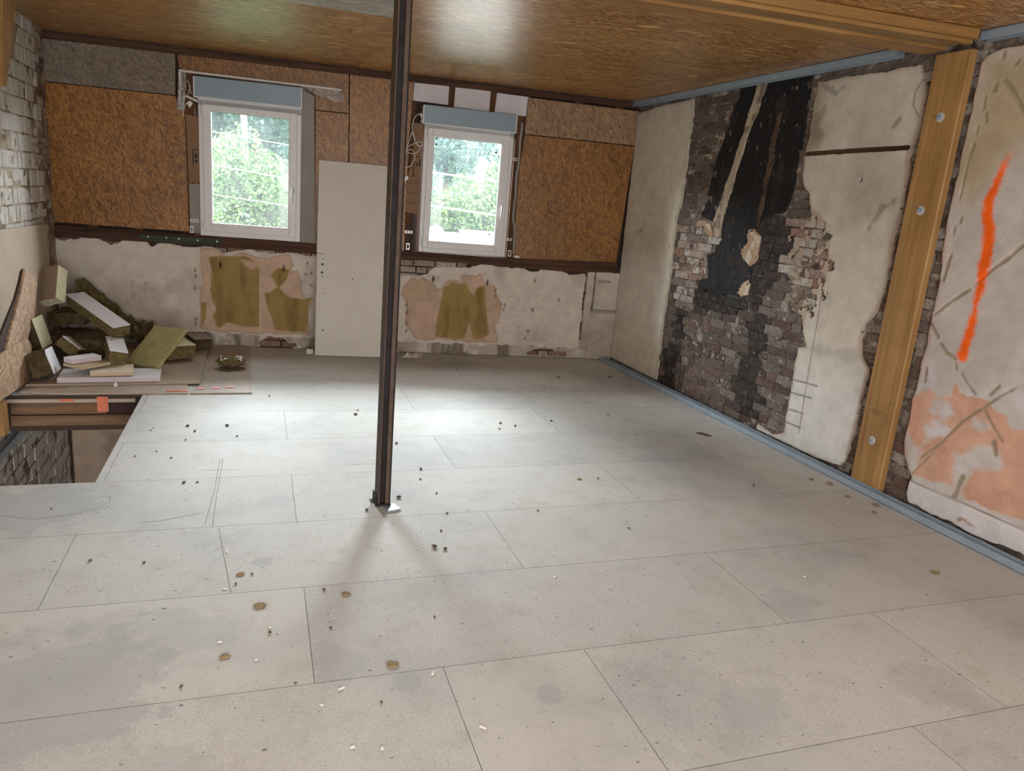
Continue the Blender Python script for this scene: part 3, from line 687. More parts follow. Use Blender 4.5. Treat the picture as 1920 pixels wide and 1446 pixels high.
# stairwell: plastered storey wall below the landing
def c_low(U, Z):
    C = np.empty(U.shape+(3,)); C[:] = rgb(172, 150, 132); C = mixc(C, rgb(140, 120, 104), sstep(-.1, .25, fbm(U, Z, 2.5, 5, 71))); C = mixc(C, rgb(196, 184, 170), .6*sstep(.15, .3, fbm(U, Z, 4, 4, 72))); return C
CRK = [(-4.37, -.30), (-4.36, -.9), (-4.34, -1.6), (-4.36, -2.7)]
layer('plaster_layer', M_BACK, MAT['coat'], -5.27, -3.6, -2.7, -0.262, 0.02, lambda U, Z: d_line(U, Z, CRK) - .028 + fbm(U, Z, 5, 4, 73)*.06, -0.005, 0.03, c_low, wall_back, lambda U, Z: fbm(U, Z, 3, 3, 74)*.01)

# ------------------------------------------------------------------ right wall
R1 = lambda pts: zoomed(M_RIGHT, pts, 1080, 80, 3.443)
R2 = lambda pts: zoomed(M_RIGHT, pts, 1200, 400, 3.143)
R3 = lambda pts: zoomed(M_RIGHT, pts, 1440, 60, 2.892)
R4 = lambda pts: zoomed(M_RIGHT, pts, 1520, 520, 2.5825)
R8 = lambda pts: zoomed(M_RIGHT, pts, 1280, 130, 4.132)
PA = [(0.012, 0.03)] + [(0.012, 2.50)] + R1([(470, 440), (540, 412), (680, 385), (765, 365), (765, 440), (755, 520), (730, 690), (705, 900), (690, 1020), (660, 1120), (635, 1340)]) + \
     R2([(212, 100), (205, 200), (190, 320), (178, 420), (160, 520), (148, 600), (130, 750), (110, 900), (98, 985), (50, 965), (0, 940)])
PB = R8([(1062, 92), (1040, 240), (1010, 400), (985, 560), (962, 680), (940, 830), (952, 900), (990, 960), (1010, 1100), (1075, 1140), (1140, 1290), (1150, 1390)]) + \
     R2([(1130, 185), (1105, 400), (1088, 425), (1060, 440), (1048, 500), (1000, 540), (985, 600), (975, 640), (970, 700), (992, 790), (940, 792), (918, 950), (880, 1150), (858, 1290), (790, 1300), (700, 1240), (690, 1290), (830, 1345), (1050, 1440)]) + \
     R4([(150, 918), (175, 890), (190, 830), (215, 745), (240, 640), (262, 530), (285, 445), (250, 370), (248, 300), (268, 230), (300, 200), (330, 150), (365, 80), (378, 0)]) + \
     R3([(670, 1200), (690, 1100), (725, 990), (745, 900), (765, 760), (765, 690), (800, 600), (830, 520), (840, 470), (870, 340), (850, 230), (835, 180), (640, 215), (430, 248), (285, 272)])
PC = R3([(1200, 130), (1240, 105), (1300, 88), (1388, 66)]) + [(5.6, 2.50), (5.6, 0.03)] + R4([(1033, 1335), (900, 1285), (800, 1240), (700, 1190), (600, 1140), (490, 1085), (495, 960), (470, 890), (462, 800), (485, 690), (495, 600), (510, 560), (530, 500), (545, 430), (575, 330), (590, 230), (605, 150)]) + \
     R3([(935, 1380), (950, 1240), (975, 1080), (985, 965), (1020, 850), (1045, 740), (1065, 640), (1085, 560), (1105, 470), (1130, 350), (1150, 250), (1165, 190)])
FLUE1 = R8([(465, 130), (580, 110), (560, 190), (525, 300), (490, 440), (440, 600), (400, 740), (340, 940), (290, 1080), (250, 1180), (150, 1130), (190, 1010), (240, 800), (300, 620), (370, 420), (420, 280)])
FLUE2 = R8([(665, 95), (1000, 40), (975, 250), (945, 420), (925, 560), (890, 720), (850, 920), (820, 1030), (790, 1100), (650, 1110), (600, 1180), (580, 1240), (520, 1250), (500, 1330), (460, 1390), (440, 1460), (250, 1460), (290, 1310), (330, 1150), (385, 900), (440, 730), (500, 530), (555, 330), (600, 200)]) 
FLUE3 = R2([(495, 0), (475, 130), (440, 240), (405, 258), (398, 390), (340, 400), (322, 470), (400, 440), (480, 470), (575, 480), (600, 460), (640, 400), (655, 320), (600, 220), (640, 120), (700, 80), (720, 0)])
RIB1 = R8([(590, 112), (665, 95), (640, 170), (590, 320), (540, 440), (490, 580), (440, 740), (400, 880), (360, 1020), (325, 1150), (295, 1290), (265, 1300), (235, 1200), (285, 1060), (335, 920), (385, 780), (425, 640), (480, 490), (520, 340), (560, 230)])
RIB2 = R8([(745, 320), (770, 330), (745, 470), (720, 600), (715, 700), (690, 800), (655, 900), (640, 1010), (610, 1130), (590, 1240), (580, 1180), (600, 1060), (630, 900), (660, 760), (690, 580), (720, 450)])
SOOT_BR = R2([(320, 400), (470, 440), (640, 500), (620, 620), (500, 600), (325, 560)])
SOOT_COL = R2([(640, 470), (720, 480), (735, 600), (722, 800), (715, 950), (705, 1100), (690, 1200), (560, 1230), (545, 1000), (590, 860), (620, 760), (650, 620)])
SOOT_TOP = R2([(700, 0), (920, 0), (900, 60), (860, 250), (800, 420), (640, 500), (650, 320), (620, 160)])
SOOT_LEFT = R2([(190, 535), (262, 545), (262, 650), (230, 760), (235, 860), (190, 1045), (110, 1000), (140, 850), (200, 760)])
def rust(u, z): return inside1(u, z, R_RUST)
R_RUST = R2([(900, 0), (1110, 60), (1120, 420), (1050, 560), (860, 560), (830, 300)])
def soot_amt(U, Z):
    n = fbm(U, Z, 7, 4, 81)*.08; s = np.zeros(U.shape)
    for p in (FLUE1, FLUE2, FLUE3): s = np.maximum(s, sstep(-.02, .015, sd_poly(U, Z, p)+n*.4))
    for p, k in ((SOOT_BR, .93), (SOOT_COL, .84), (SOOT_TOP, .84), (SOOT_LEFT, .94)): s = np.maximum(s, k*sstep(-.05, .04, sd_poly(U, Z, p)+n))
    return s
def f_mort(U, Z): return np.ones(U.shape)
def c_mort(U, Z):
    C = np.empty(U.shape+(3,)); C[:] = rgb(112, 98, 88); C = mixc(C, rgb(166, 154, 142), sstep(-.02, .2, fbm(U, Z, 14, 5, 82))); C = mixc(C, rgb(76, 62, 54), sstep(.05, .25, fbm(U, Z, 20, 5, 86)))
    s = soot_amt(U, Z); C = mixc(C, rgb(30, 28, 29), s)
    C = mixc(C, rgb(92, 74, 66), s*.5*sstep(.16, .3, fbm(U*1.5, Z*.6, 9, 5, 83))); C = mixc(C, rgb(150, 146, 142), s*.6*sstep(.27, .36, fbm(U*2, Z*.7, 22, 4, 84)))
    return C
def r_mort(U, Z):
    y = fbm(U, Z, 16, 5, 85)*.026
    return y
mb = MB(); mb.box(-0.3, 9.0, 0.022, 0.3, -2.9, 2.95)
wall_right = tag(mb.build('wall_right', MAT['dark_wood'], None, M_RIGHT), kind='structure')
layer('mortar_bed', M_RIGHT, MAT['soot'], 0.0, 5.3, 0.0, 2.6, 0.0085, None, 0.0065, 0.03, c_mort, wall_right, r_mort)
def keep_right(u, z, L):
    if z > 2.57 or u > 4.35 or u < 0.02: return False
    if 3.50 < u < 3.72: return False
    for p in (PA, PC):
        if inside1(u, z, p) > .05: return False
    if inside1(u, z, PB) > .085: return False
    for p in (FLUE1, FLUE2, FLUE3):
        if inside1(u, z, p) > -.03: return False
    if inside1(u, z, PA) > .02 and z < 2.45 and u < .9: return False
    return True
PALE_L = R2([(220, 60), (450, 60), (440, 240), (400, 380), (320, 400), (300, 560), (180, 560), (195, 300)])
def col_right(u, z, r):
    s = float(soot_amt(np.array([[u]]), np.array([[z]]))[0, 0]); wh = r.uniform(.05, .25)
    if u > 3.3: base = rgb(112, 88, 78); wh = r.uniform(.1, .35)
    elif inside1(u, z, R_RUST) > 0: base = r.choice([rgb(136, 84, 64), rgb(146, 96, 76), rgb(116, 96, 84)]); wh = r.uniform(.2, .48)
    elif inside1(u, z, PALE_L) > 0: base = r.choice([rgb(136, 118, 106), rgb(144, 106, 86), rgb(124, 108, 98)]); wh = r.uniform(.15, .4)
    elif z > 1.1 and u < 1.6: base = r.choice([rgb(92, 78, 71), rgb(102, 87, 78)]); wh = r.uniform(.0, .2)
    else: base = r.choice([rgb(104, 90, 83), rgb(112, 93, 85), rgb(108, 98, 91), rgb(96, 79, 72)]); wh = r.uniform(.0, .22)
    k = 1-s*.86; base = tuple(x*k+.010*s for x in base)
    return jit(base, r) + (wh*(1-s*.75),)
nb = place_bricks(wall_right, 0.0, 4.4, 0.012, 2.60, .0665, .215, .011, keep_right, col_right, 0.0, 11)
print('bricks right', nb)
# soot coats, ribs of mortar between the flues
def c_soot(U, Z):
    C = np.empty(U.shape+(3,)); C[:] = rgb(34, 32, 33); C = mixc(C, rgb(64, 52, 48), .8*sstep(.05, .28, fbm(U*1.6, Z*.7, 6, 5, 91))); C = mixc(C, rgb(166, 160, 156), .75*sstep(.27, .34, fbm(U*2.4, Z*.8, 22, 4, 92))); return C
for k, p in enumerate((FLUE1, FLUE2, FLUE3)):
    P = np.array(p)
    layer('soot_coat', M_RIGHT, MAT['soot'], P[:, 0].min()-.03, P[:, 0].max()+.03, P[:, 1].min()-.03, min(2.6, P[:, 1].max()+.03), 0.009,
          (lambda p: lambda U, Z: sd_poly(U, Z, p) + .012 + fbm(U, Z, 14, 4, 93)*.04)(p), -0.002, 0.02, c_soot, wall_right, lambda U, Z: fbm(U, Z, 9, 5, 94)*.022 + fbm(U, Z, 50, 2, 95)*.006)
def c_rib(U, Z):
    C = np.empty(U.shape+(3,)); C[:] = rgb(182, 166, 144); C = mixc(C, rgb(128, 112, 96), sstep(-.05, .2, fbm(U, Z, 16, 5, 96))); return C
def c_rib2(U, Z):
    C = np.empty(U.shape+(3,)); C[:] = rgb(92, 72, 60); C = mixc(C, rgb(48, 40, 36), sstep(-.05, .2, fbm(U, Z, 14, 5, 97))); return C
for p, cf, nm in ((RIB1, c_rib, 'mortar_rib'), (RIB2, c_rib2, 'mortar_rib')):
    P = np.array(p)
    layer(nm, M_RIGHT, MAT['coat'], P[:, 0].min()-.03, P[:, 0].max()+.03, P[:, 1].min()-.03, P[:, 1].max()+.02, 0.006,
          (lambda p: lambda U, Z: sd_poly(U, Z, p) + fbm(U, Z, 24, 3, 98)*.02)(p), -0.012, 0.03, cf, wall_right, lambda U, Z: fbm(U, Z, 22, 4, 99)*.012)
for px in ([(640, 100), (680, 90), (712, 140), (700, 260), (655, 320), (610, 260), (598, 215), (640, 170)], [(600, 430), (640, 390), (650, 420), (640, 480), (600, 495), (575, 470)], [(330, 60), (350, 35), (410, 60), (430, 110), (425, 145), (400, 130), (380, 75), (340, 80)]):
    p = R2(px); P = np.array(p)
    layer('mortar_lump', M_RIGHT, MAT['coat'], P[:, 0].min()-.03, P[:, 0].max()+.03, P[:, 1].min()-.03, P[:, 1].max()+.03, 0.006,
          (lambda p: lambda U, Z: sd_poly(U, Z, p) + fbm(U, Z, 24, 3, 101)*.03)(p), -0.008, 0.03, lambda U, Z: mixc(np.ones(U.shape+(3,))*np.array(rgb(176, 146, 118)), rgb(206, 190, 170), sstep(0, .2, fbm(U, Z, 14, 4, 102))), wall_right, lambda U, Z: fbm(U, Z, 25, 4, 103)*.02)

# plaster A (between the corner and the chimney breast)
def f_pA(U, Z): return np.minimum(sd_poly(U, Z, PA) + fbm(U, Z, 12, 4, 111)*.025, 1)
def c_pA(U, Z):
    C = np.empty(U.shape+(3,)); C[:] = rgb(206, 196, 178); C = mixc(C, rgb(184, 174, 158), .8*sstep(-.1, .25, fbm(U, Z, 1.8, 5, 112)))
    C = mixc(C, rgb(222, 216, 204), .6*sstep(1.3, .9, Z)*sstep(.2, .7, Z))
    for px in ([(410, 1225), (440, 1205)], [(375, 1027), (378, 1030)], [(480, 1120), (485, 1105)], [(610, 1310), (614, 1330)], [(650, 1125), (655, 1145)]):
        C = mixc(C, rgb(70, 52, 40), np.clip(1.5-d_line(U, Z, R1(px))/.005, 0, 1)*.8)
    d = sd_poly(U, Z, PA); C = mixc(C, rgb(150, 136, 120), .5*sstep(.03, 0, d + fbm(U, Z, 20, 3, 113)*.03)); return C
layer('plaster_layer', M_RIGHT, MAT['coat'], 0.0, 1.12, 0.02, 2.56, 0.0095, f_pA, -0.014, 0.012, c_pA, wall_right, lambda U, Z: fbm(U, Z, 2, 4, 114)*.01)
# plaster B (between the breast and the timber post)
ERO = R2([(880, 0), (985, 20), (1100, 60), (1150, 180), (1125, 420), (1060, 560), (985, 620), (900, 560), (880, 300)])
LINT = R3([(212, 662), (490, 643), (768, 628)])
def f_pB(U, Z):
    s = sd_poly(U, Z, PB); ero = sstep(-.06, .03, sd_poly(U, Z, ERO))
    s = s + fbm(U, Z, 13, 4, 121)*.03 + fbm(U, Z, 50, 2, 122)*.008
    s = np.where(ero > 0, np.minimum(np.maximum(s, -.05)+.03*ero, .01) + ero*(fbm(U, Z, 24, 4, 123)*.16 - .004), s)
    s = np.minimum(s, d_line(U, Z, LINT) - .016 + fbm(U, Z, 40, 2, 124)*.006)
    u, z = on_plane(1618, 337.5, M_RIGHT); s = np.minimum(s, np.hypot(U-u, (Z-z)*.7)-.014)
    return s
def c_pB(U, Z):
    C = np.empty(U.shape+(3,)); C[:] = rgb(204, 194, 180); C = mixc(C, rgb(180, 170, 156), .9*sstep(-.1, .25, fbm(U, Z, 2.2, 5, 125)))
    C = mixc(C, rgb(222, 220, 216), .7*sstep(.9, .4, Z)); 
    top = R3([(275, 275), (300, 440), (330, 560), (225, 650), (230, 500)]); C = mixc(C, rgb(122, 104, 84), .75*sstep(-.08, .06, sd_poly(U, Z, top)+fbm(U, Z, 9, 5, 126)*.16))
    for px, w in ((R3([(300, 290), (380, 330), (420, 300)]), .03), (R3([(560, 1060), (630, 960), (690, 920)]), .03), (R3([(690, 520), (730, 470)]), .02)):
        C = mixc(C, rgb(120, 112, 100), .6*sstep(w, 0, d_line(U, Z, px)+fbm(U, Z, 20, 4, 127)*.05))
    crack = [R3([(865, 240), (810, 330), (800, 400), (830, 465)]), R2([(1088, 430), (1045, 700), (1000, 960), (945, 1300)])]
    for q in crack: C = mixc(C, rgb(110, 96, 84), np.clip(1.5-d_line(U, Z, q)/.0045, 0, 1)*.8)
    for q in ([(915, 980), (1055, 1018)], [(900, 1055), (1020, 1090)], [(890, 1155), (970, 1180)], [(870, 1230), (955, 1265)]):
        C = mixc(C, rgb(96, 86, 78), np.clip(1.5-d_line(U, Z, R2(q))/.005, 0, 1)*.85)
    C = mixc(C, rgb(168, 160, 150), .5*sstep(.05, .0, d_line(U, Z, R2([(1020, 790), (1200, 830), (1290, 850)]))+fbm(U, Z, 8, 4, 128)*.1))
    d = sd_poly(U, Z, PB); C = mixc(C, rgb(168, 140, 120), .6*sstep(.025, 0, d + fbm(U, Z, 20, 3, 129)*.02)); return C
layer('plaster_layer', M_RIGHT, MAT['coat'], 1.62, 3.55, 0.02, 2.56, 0.0078, f_pB, -0.016, 0.012, c_pB, wall_right, lambda U, Z: fbm(U, Z, 2, 4, 130)*.008 + fbm(U, Z, 22, 2, 131)*.0015)
u, z = on_plane(1618, 337.5, M_RIGHT); mb = MB(); mb.tube([(u, -.004, z), (u, .012, z)], .013, 10); mb.build('wall_plug', MAT['shutter'], wall_right)
mb = MB(); a = R3([(212, 662), (490, 643), (768, 628)])
for p, q in zip(a[:-1], a[1:]): mb.prism([(p[0], p[1]-.013), (q[0], q[1]-.013), (q[0], q[1]+.011), (p[0], p[1]+.011)], -0.006, 0.02)
mb.build('wood_strip', MAT['timber_old'], wall_right)
# plaster C (right of the post) with peach paint, chases and an orange spray mark
PEACH = R4([(500, 570), (590, 545), (640, 575), (690, 580), (712, 500), (725, 565), (820, 575), (870, 600), (905, 650), (960, 660), (975, 720), (1033, 745), (1200, 800), (1200, 1260), (1033, 1178), (930, 1140), (750, 1060), (690, 1000), (600, 990), (500, 950), (540, 860), (480, 760)])
SCR = [R4(q) for q in ([(590, 600), (630, 570), (680, 610), (690, 660), (640, 690), (590, 640)], [(560, 730), (610, 700), (680, 740), (660, 770), (560, 800)], [(770, 720), (800, 670), (860, 690), (890, 730), (830, 750)],
                       [(700, 850), (830, 810), (935, 850), (930, 930), (880, 930), (810, 905), (770, 1000), (740, 1060), (690, 1030), (690, 960)], [(470, 800), (540, 830), (560, 880), (500, 940), (465, 880)])]
BEIGE = R3([(1180, 150), (1388, 110), (1800, 60), (1700, 760), (1388, 640), (1280, 760), (1120, 930), (1040, 860), (1120, 480)])
SPRAY = R3([(1320, 655), (1290, 730), (1245, 830), (1215, 900), (1200, 985), (1208, 1080), (1195, 1200), (1170, 1330), (1158, 1420)]) + R4([(828, 40), (815, 110), (797, 200), (780, 270), (742, 378)])
CHASE = [R3(q) for q in ([(1290, 265), (1325, 305), (1388, 410), (1420, 470)], [(1245, 290), (1240, 310)], [(1290, 118), (1288, 135)], [(1370, 155), (1350, 175)], [(1187, 350), (1178, 420)], [(1190, 445), (1195, 485)], [(1146, 520), (1140, 552)],
         [(1125, 610), (1115, 640)], [(1105, 670), (1080, 760), (1050, 905)], [(1056, 1010), (1050, 1030)], [(1018, 1055), (1014, 1100)], [(1000, 1215), (985, 1250), (960, 1345)], [(1390, 1160), (1310, 1230), (1240, 1275), (1140, 1360)], [(1105, 1390), (1030, 1440)])] + \
        [R4(q) for q in ([(780, 60), (700, 110), (608, 180)], [(592, 228), (625, 290)], [(640, 320), (665, 365), (708, 395)], [(708, 415), (715, 445)], [(740, 465), (770, 520), (805, 566)], [(880, 565), (925, 525)], [(1020, 530), (940, 570), (870, 615)],
         [(870, 615), (740, 700)], [(740, 700), (640, 800), (540, 875)], [(600, 850), (500, 950)], [(850, 640), (890, 720), (935, 792)], [(893, 795), (905, 855)], [(745, 965), (705, 1060)], [(568, 440), (560, 505)])]
CW = [.016, .020, .014, .010, .008, .012, .010, .013, .006, .014, .008, .015, .013, .005] + [.008, .013, .012, .010, .010, .012, .006, .013, .010, .006, .009, .016, .018, .012]
CW = [w_*.72 for w_ in CW]
def chase_w(U, Z):
    w = np.zeros(U.shape)
    for q, r in zip(CHASE, CW): w = np.maximum(w, sstep(r+.004, r-.004, d_line(U, Z, q)+fbm(U, Z, 30, 3, 140)*.012))
    return w
def f_pC(U, Z): return np.minimum(sd_poly(U, Z, PC) + fbm(U, Z, 13, 4, 141)*.03, 1)
PLINTH_C = R4([(500, 985), (1033, 1215)])
def zpl(U): 
    (a, b), (c, d) = PLINTH_C; return b + (U-a)*(d-b)/(c-a)
def c_pC(U, Z):
    C = np.empty(U.shape+(3,)); C[:] = rgb(202, 192, 186); C = mixc(C, rgb(186, 176, 172), .8*sstep(-.1, .25, fbm(U, Z, 2.2, 5, 142)))
    C = mixc(C, rgb(178, 160, 126), .9*sstep(-.12, .10, sd_poly(U, Z, BEIGE)+fbm(U, Z, 4, 4, 143)*.16))
    pe = sstep(-.006, .006, sd_poly(U, Z, PEACH)+fbm(U, Z, 12, 5, 144)*.04)
    for k, q in enumerate(SCR): pe = pe*(1-sstep(-.02, .03, sd_poly(U, Z, q)+fbm(U, Z, 16, 5, 145+k)*.09))
    C = mixc(C, rgb(212, 166, 142), pe); C = mixc(C, rgb(192, 146, 122), pe*.6*sstep(.05, .25, fbm(U, Z, 5, 4, 151)))
    C = mixc(C, rgb(216, 212, 216), (1-pe)*.7*sstep(1.05, .6, Z)*sstep(-.1, .15, fbm(U, Z, 6, 4, 152)))
    C = mixc(C, rgb(154, 138, 114), .9*chase_w(U, Z))
    d = d_line(U, Z, SPRAY) + fbm(U, Z, 10, 3, 153)*.02 + fbm(U, Z, 70, 2, 157)*.022; wv = .022+.010*np.sin(Z*9)
    C = mixc(C, rgb(255, 104, 18), np.clip(sstep(wv+.022, wv-.012, d), 0, 1)*sstep(2.03, 1.9, Z))
    e = sd_poly(U, Z, PC); C = mixc(C, rgb(176, 140, 120), .6*sstep(.02, 0, e+fbm(U, Z, 20, 3, 154)*.02))
    b = sstep(.008, -.008, Z-zpl(U)); C = mixc(C, rgb(218, 212, 210), b*.85); C = mixc(C, rgb(90, 78, 70), .8*np.clip(1-abs(Z-zpl(U))/.006, 0, 1)); C = mixc(C, rgb(176, 150, 132), b*sstep(.2, .3, fbm(U, Z, 14, 4, 155)))
    return C
def r_pC(U, Z): return fbm(U, Z, 2, 4, 156)*.010 + .006*chase_w(U, Z) - .012*sstep(.004, -.004, Z-zpl(U))
layer('plaster_layer', M_RIGHT, MAT['coat'], 3.78, 5.15, 0.02, 2.56, 0.0072, f_pC, -0.016, 0.012, c_pC, wall_right, r_pC)
layer('plaster_layer', M_RIGHT, MAT['coat'], 5.15, 9.0, 0.02, 2.56, 0.05, None, -0.016, 0.012, c_pC, wall_right, None)

# ------------------------------------------------------------------ left wall
mb = MB(); mb.box(-9.2, 0.3, 0.02, 0.3, -2.9, 2.95)
wall_left = tag(mb.build('wall_left', MAT['dark_wood'], None, M_LEFT), kind='structure')
def c_mortL(U, Z):
    C = np.empty(U.shape+(3,)); C[:] = rgb(164, 148, 128); C = mixc(C, rgb(112, 94, 76), sstep(-.1, .2, fbm(U, Z, 10, 5, 161))); return C
layer('mortar_bed', M_LEFT, MAT['soot'], -3.4, 0.05, -2.0, 2.6, 0.014, None, 0.005, 0.03, c_mortL, wall_left, lambda U, Z: fbm(U, Z, 13, 5, 162)*.024)
layer('plaster_layer', M_LEFT, MAT['coat'], -9.1, -3.0, 0.0, 2.6, 0.06, None, -0.01, 0.012, lambda U, Z: mixc(np.ones(U.shape+(3,))*np.array(rgb(196, 186, 174)), rgb(170, 160, 148), sstep(-.1, .2, fbm(U, Z, 3, 4, 163))), wall_left, None)
def colL_white(u, z, r): return jit(rgb(176, 166, 152), r, .12) + (r.uniform(.75, 1.0),)
def colL_red(u, z, r): return jit(r.choice([rgb(112, 72, 60), rgb(128, 96, 84), rgb(104, 84, 74)]), r, .2) + (r.uniform(.1, .45),)
place_bricks(wall_left, -1.95, -.30, 0.98, 2.60, .128, .20, .016, lambda u, z, L: -1.8 < u < -.32, colL_white, 0.0, 21, .5)
place_bricks(wall_left, -.32, .05, 0.98, 2.60, .064, .16, .011, lambda u, z, L: -.32 < u < .0, colL_red, 0.002, 22, .4)
def colL_low(u, z, r): return jit(rgb(190, 172, 150), r, .12) + (r.uniform(.65, .95),)
place_bricks(wall_left, -2.5, .02, -1.45, -.37, .118, .20, .014, lambda u, z, L: -2.35 < u < .03, colL_low, 0.0, 23, .45)

limit_bricks(wall_left); limit_bricks(wall_right)
# ------------------------------------------------------------------ front wall behind the camera, lower storey
mb = MB()
for a in ((-1.8, -1.5, 0, 2.9), (-1.5, 1.9, 0, .3), (-1.5, 1.9, 2.05, 2.9), (1.9, 3.9, 0, 2.9), (-1.8, 3.9, -.3, 0)):
    mb.box(a[0], a[1], -1.9, -1.6, a[2], a[3])
tag(mb.build('wall_front', plain('pale render', rgb(190, 182, 172), .85)), kind='structure')
mb = MB(); mb.box(-2.0, 4.0, -2.0, 8.0, -2.95, -2.72); mb.box(-1.8, 3.9, -1.9, -1.6, -2.72, -1.9)
tag(mb.build('floor', MAT['chip_tan']), kind='structure')
# ------------------------------------------------------------------ windows
def frame_ring(mb, u0, u1, z0, z1, w, y0, y1, bev=0.003):
    mb.box(u0, u0+w, y0, y1, z0, z1, None, bev); mb.box(u1-w, u1, y0, y1, z0, z1, None, bev)
    mb.box(u0+w, u1-w, y0, y1, z0, z0+w, None, bev); mb.box(u0+w, u1-w, y0, y1, z1-w, z1, None, bev)
def window(n, u0, u1, z0, z1, g, sb, brackets, hz):
    w = tag(empty('window_%d' % n, M_BACK), kind='structure')
    gu0, gu1, gz0, gz1 = g
    mb = MB(); frame_ring(mb, u0, u1, z0, z1, .042, -0.022, 0.055); mb.box(u0, u1, -.022, .05, z1-.05, z1+.03); mb.build('window_frame', MAT['pvc'], w)
    su0, su1, sz0, sz1 = u0+.036, u1-.036, z0+.040, z1-.036
    mb = MB(); fw = .012
    mb.box(su0, gu0-fw, -.038, .03, sz0, sz1, None, .004); mb.box(gu1+fw, su1, -.038, .03, sz0, sz1, None, .004)
    mb.box(gu0-fw, gu1+fw, -.038, .03, sz0, gz0-fw, None, .004); mb.box(gu0-fw, gu1+fw, -.038, .03, gz1+fw, sz1, None, .004)
    sash = mb.build('sash', MAT['pvc'], w)
    mb = MB(); frame_ring(mb, gu0-fw-.002, gu1+fw+.002, gz0-fw-.002, gz1+fw+.002, fw+.002, -.030, .02, 0.002); mb.build('glazing_bead', MAT['pvc'], sash)
    mb = MB(); frame_ring(mb, gu0-.002, gu1+.002, gz0-.002, gz1+.002, .004, -.026, .012, 0); mb.build('gasket', MAT['pvc_line'], sash)
    mesh_obj('pane', [(gu0-.005, .004, gz0-.005), (gu1+.005, .004, gz0-.005), (gu1+.005, .004, gz1+.005), (gu0-.005, .004, gz1+.005)], [(0, 1, 2, 3)], MAT['glass'], sash)
    # turn handle on the right stile
    hu = gu1 + .040
    mb = MB(); mb.box(hu-.014, hu+.014, -.050, -.037, hz-.035, hz+.035, None, .005); mb.tube([(hu, -.05, hz), (hu, -.078, hz)], .009, 8)
    mb.tube([(hu, -.074, hz+.012), (hu-.002, -.08, hz-.02), (hu-.004, -.074, hz-.07), (hu-.004, -.068, hz-.115)], [.010, .010, .009, .007], 8); mb.build('handle', MAT['pvc'], sash)
    for z in (sz0+.05, sz1-.06):
        mb = MB(); mb.tube([(su0-.004, -.046, z-.035), (su0-.004, -.046, z+.035)], .008, 8); mb.build('hinge', MAT['pvc'], w)
    # roller shutter box above
    a0, a1, b0, b1 = sb
    mb = MB(); mb.box(a0, a1, -.10, .07, b0, b1, None, .003); box = mb.build('shutter_box', MAT['shutter'], w)
    mb = MB(); mb.box(a0, a1, -.103, -.094, b0-.006, b0+.004, None, .001); mb.build('box_lip', MAT['pvc'], box)
    mb = MB(); mb.box(a0-.012, a0, -.094, .07, b0-.004, b1-.004); mb.box(a1, a1+.010, -.094, .07, b0-.004, b1-.004); mb.build('end_cap', MAT['pvc'], box)
    for (cx_, cz_, ver) in brackets:
        mb = MB(); L, H = (.016, .062) if ver else (.072, .024)
        uu, zz = on_plane(cx_, cz_, M_BACK)
        if ver:
            for q in ((-1, -.62, -1, 1), (.62, 1, -1, 1), (-.62, .62, .7, 1), (-.62, .62, -1, -.7)): mb.box(uu+q[0]*L, uu+q[1]*L, -.014, -.010, zz+q[2]*H/2, zz+q[3]*H/2)
        else:
            for q in ((-1, 1, .5, 1), (-1, 1, -1, -.5), (-1, -.8, -.5, .5), (-.1, .1, -.5, .5), (.8, 1, -.5, .5)): mb.box(uu+q[0]*L/2, uu+q[1]*L/2, -.014, -.010, zz+q[2]*H/2, zz+q[3]*H/2)
        mb.build('fixing_bracket', MAT['zinc'], w)
    return w
def bbox(px, off=0.0):
    q = BK(px, off); return min((q[0][0]+q[3][0])/2, 9), (q[1][0]+q[2][0])/2, (q[2][1]+q[3][1])/2, (q[0][1]+q[1][1])/2
g1 = bbox([(396, 208), (542.5, 225), (540.5, 429), (399, 417)]); g2 = bbox([(814.5, 257), (940.5, 269.5), (925.5, 460.5), (803, 450.5)])
sb1 = bbox([(363.5, 140), (564.5, 165.5), (564, 203), (365.5, 180)], .10); sb2 = bbox([(796.5, 196), (969.5, 214.5), (966.5, 249), (795.5, 231)], .10)
w1 = window(1, -4.096, -3.224, 1.026, 2.200, g1, sb1, [(365, 413.5, 0), (360, 430, 1)], on_plane(549, 357, M_BACK)[1])
w2 = window(2, -2.113, -1.250, 1.012, 2.200, g2, sb2, [(766, 435, 0), (764.5, 462, 1), (965, 299, 0), (952.5, 449, 0), (955, 475, 1)], on_plane(936.5, 388, M_BACK)[1])
for x, y in ((818.5, 260), (818, 271), (930, 286.5), (922.5, 385), (917.5, 440)):
    u, z = on_plane(x, y, M_BACK); mb = MB(); mb.tube([(u, .001, z), (u, .0035, z)], .010, 10); mb.build('sticker_dot', MAT['pvc_line'], w2)

def wp(M, u, y, z): return M @ Vector((u, y, z))
def bpts(px, off): return [wp(M_BACK, *(lambda q: (q[0], -off, q[1]))(on_plane(x, y, M_BACK, off))) for x, y in px]
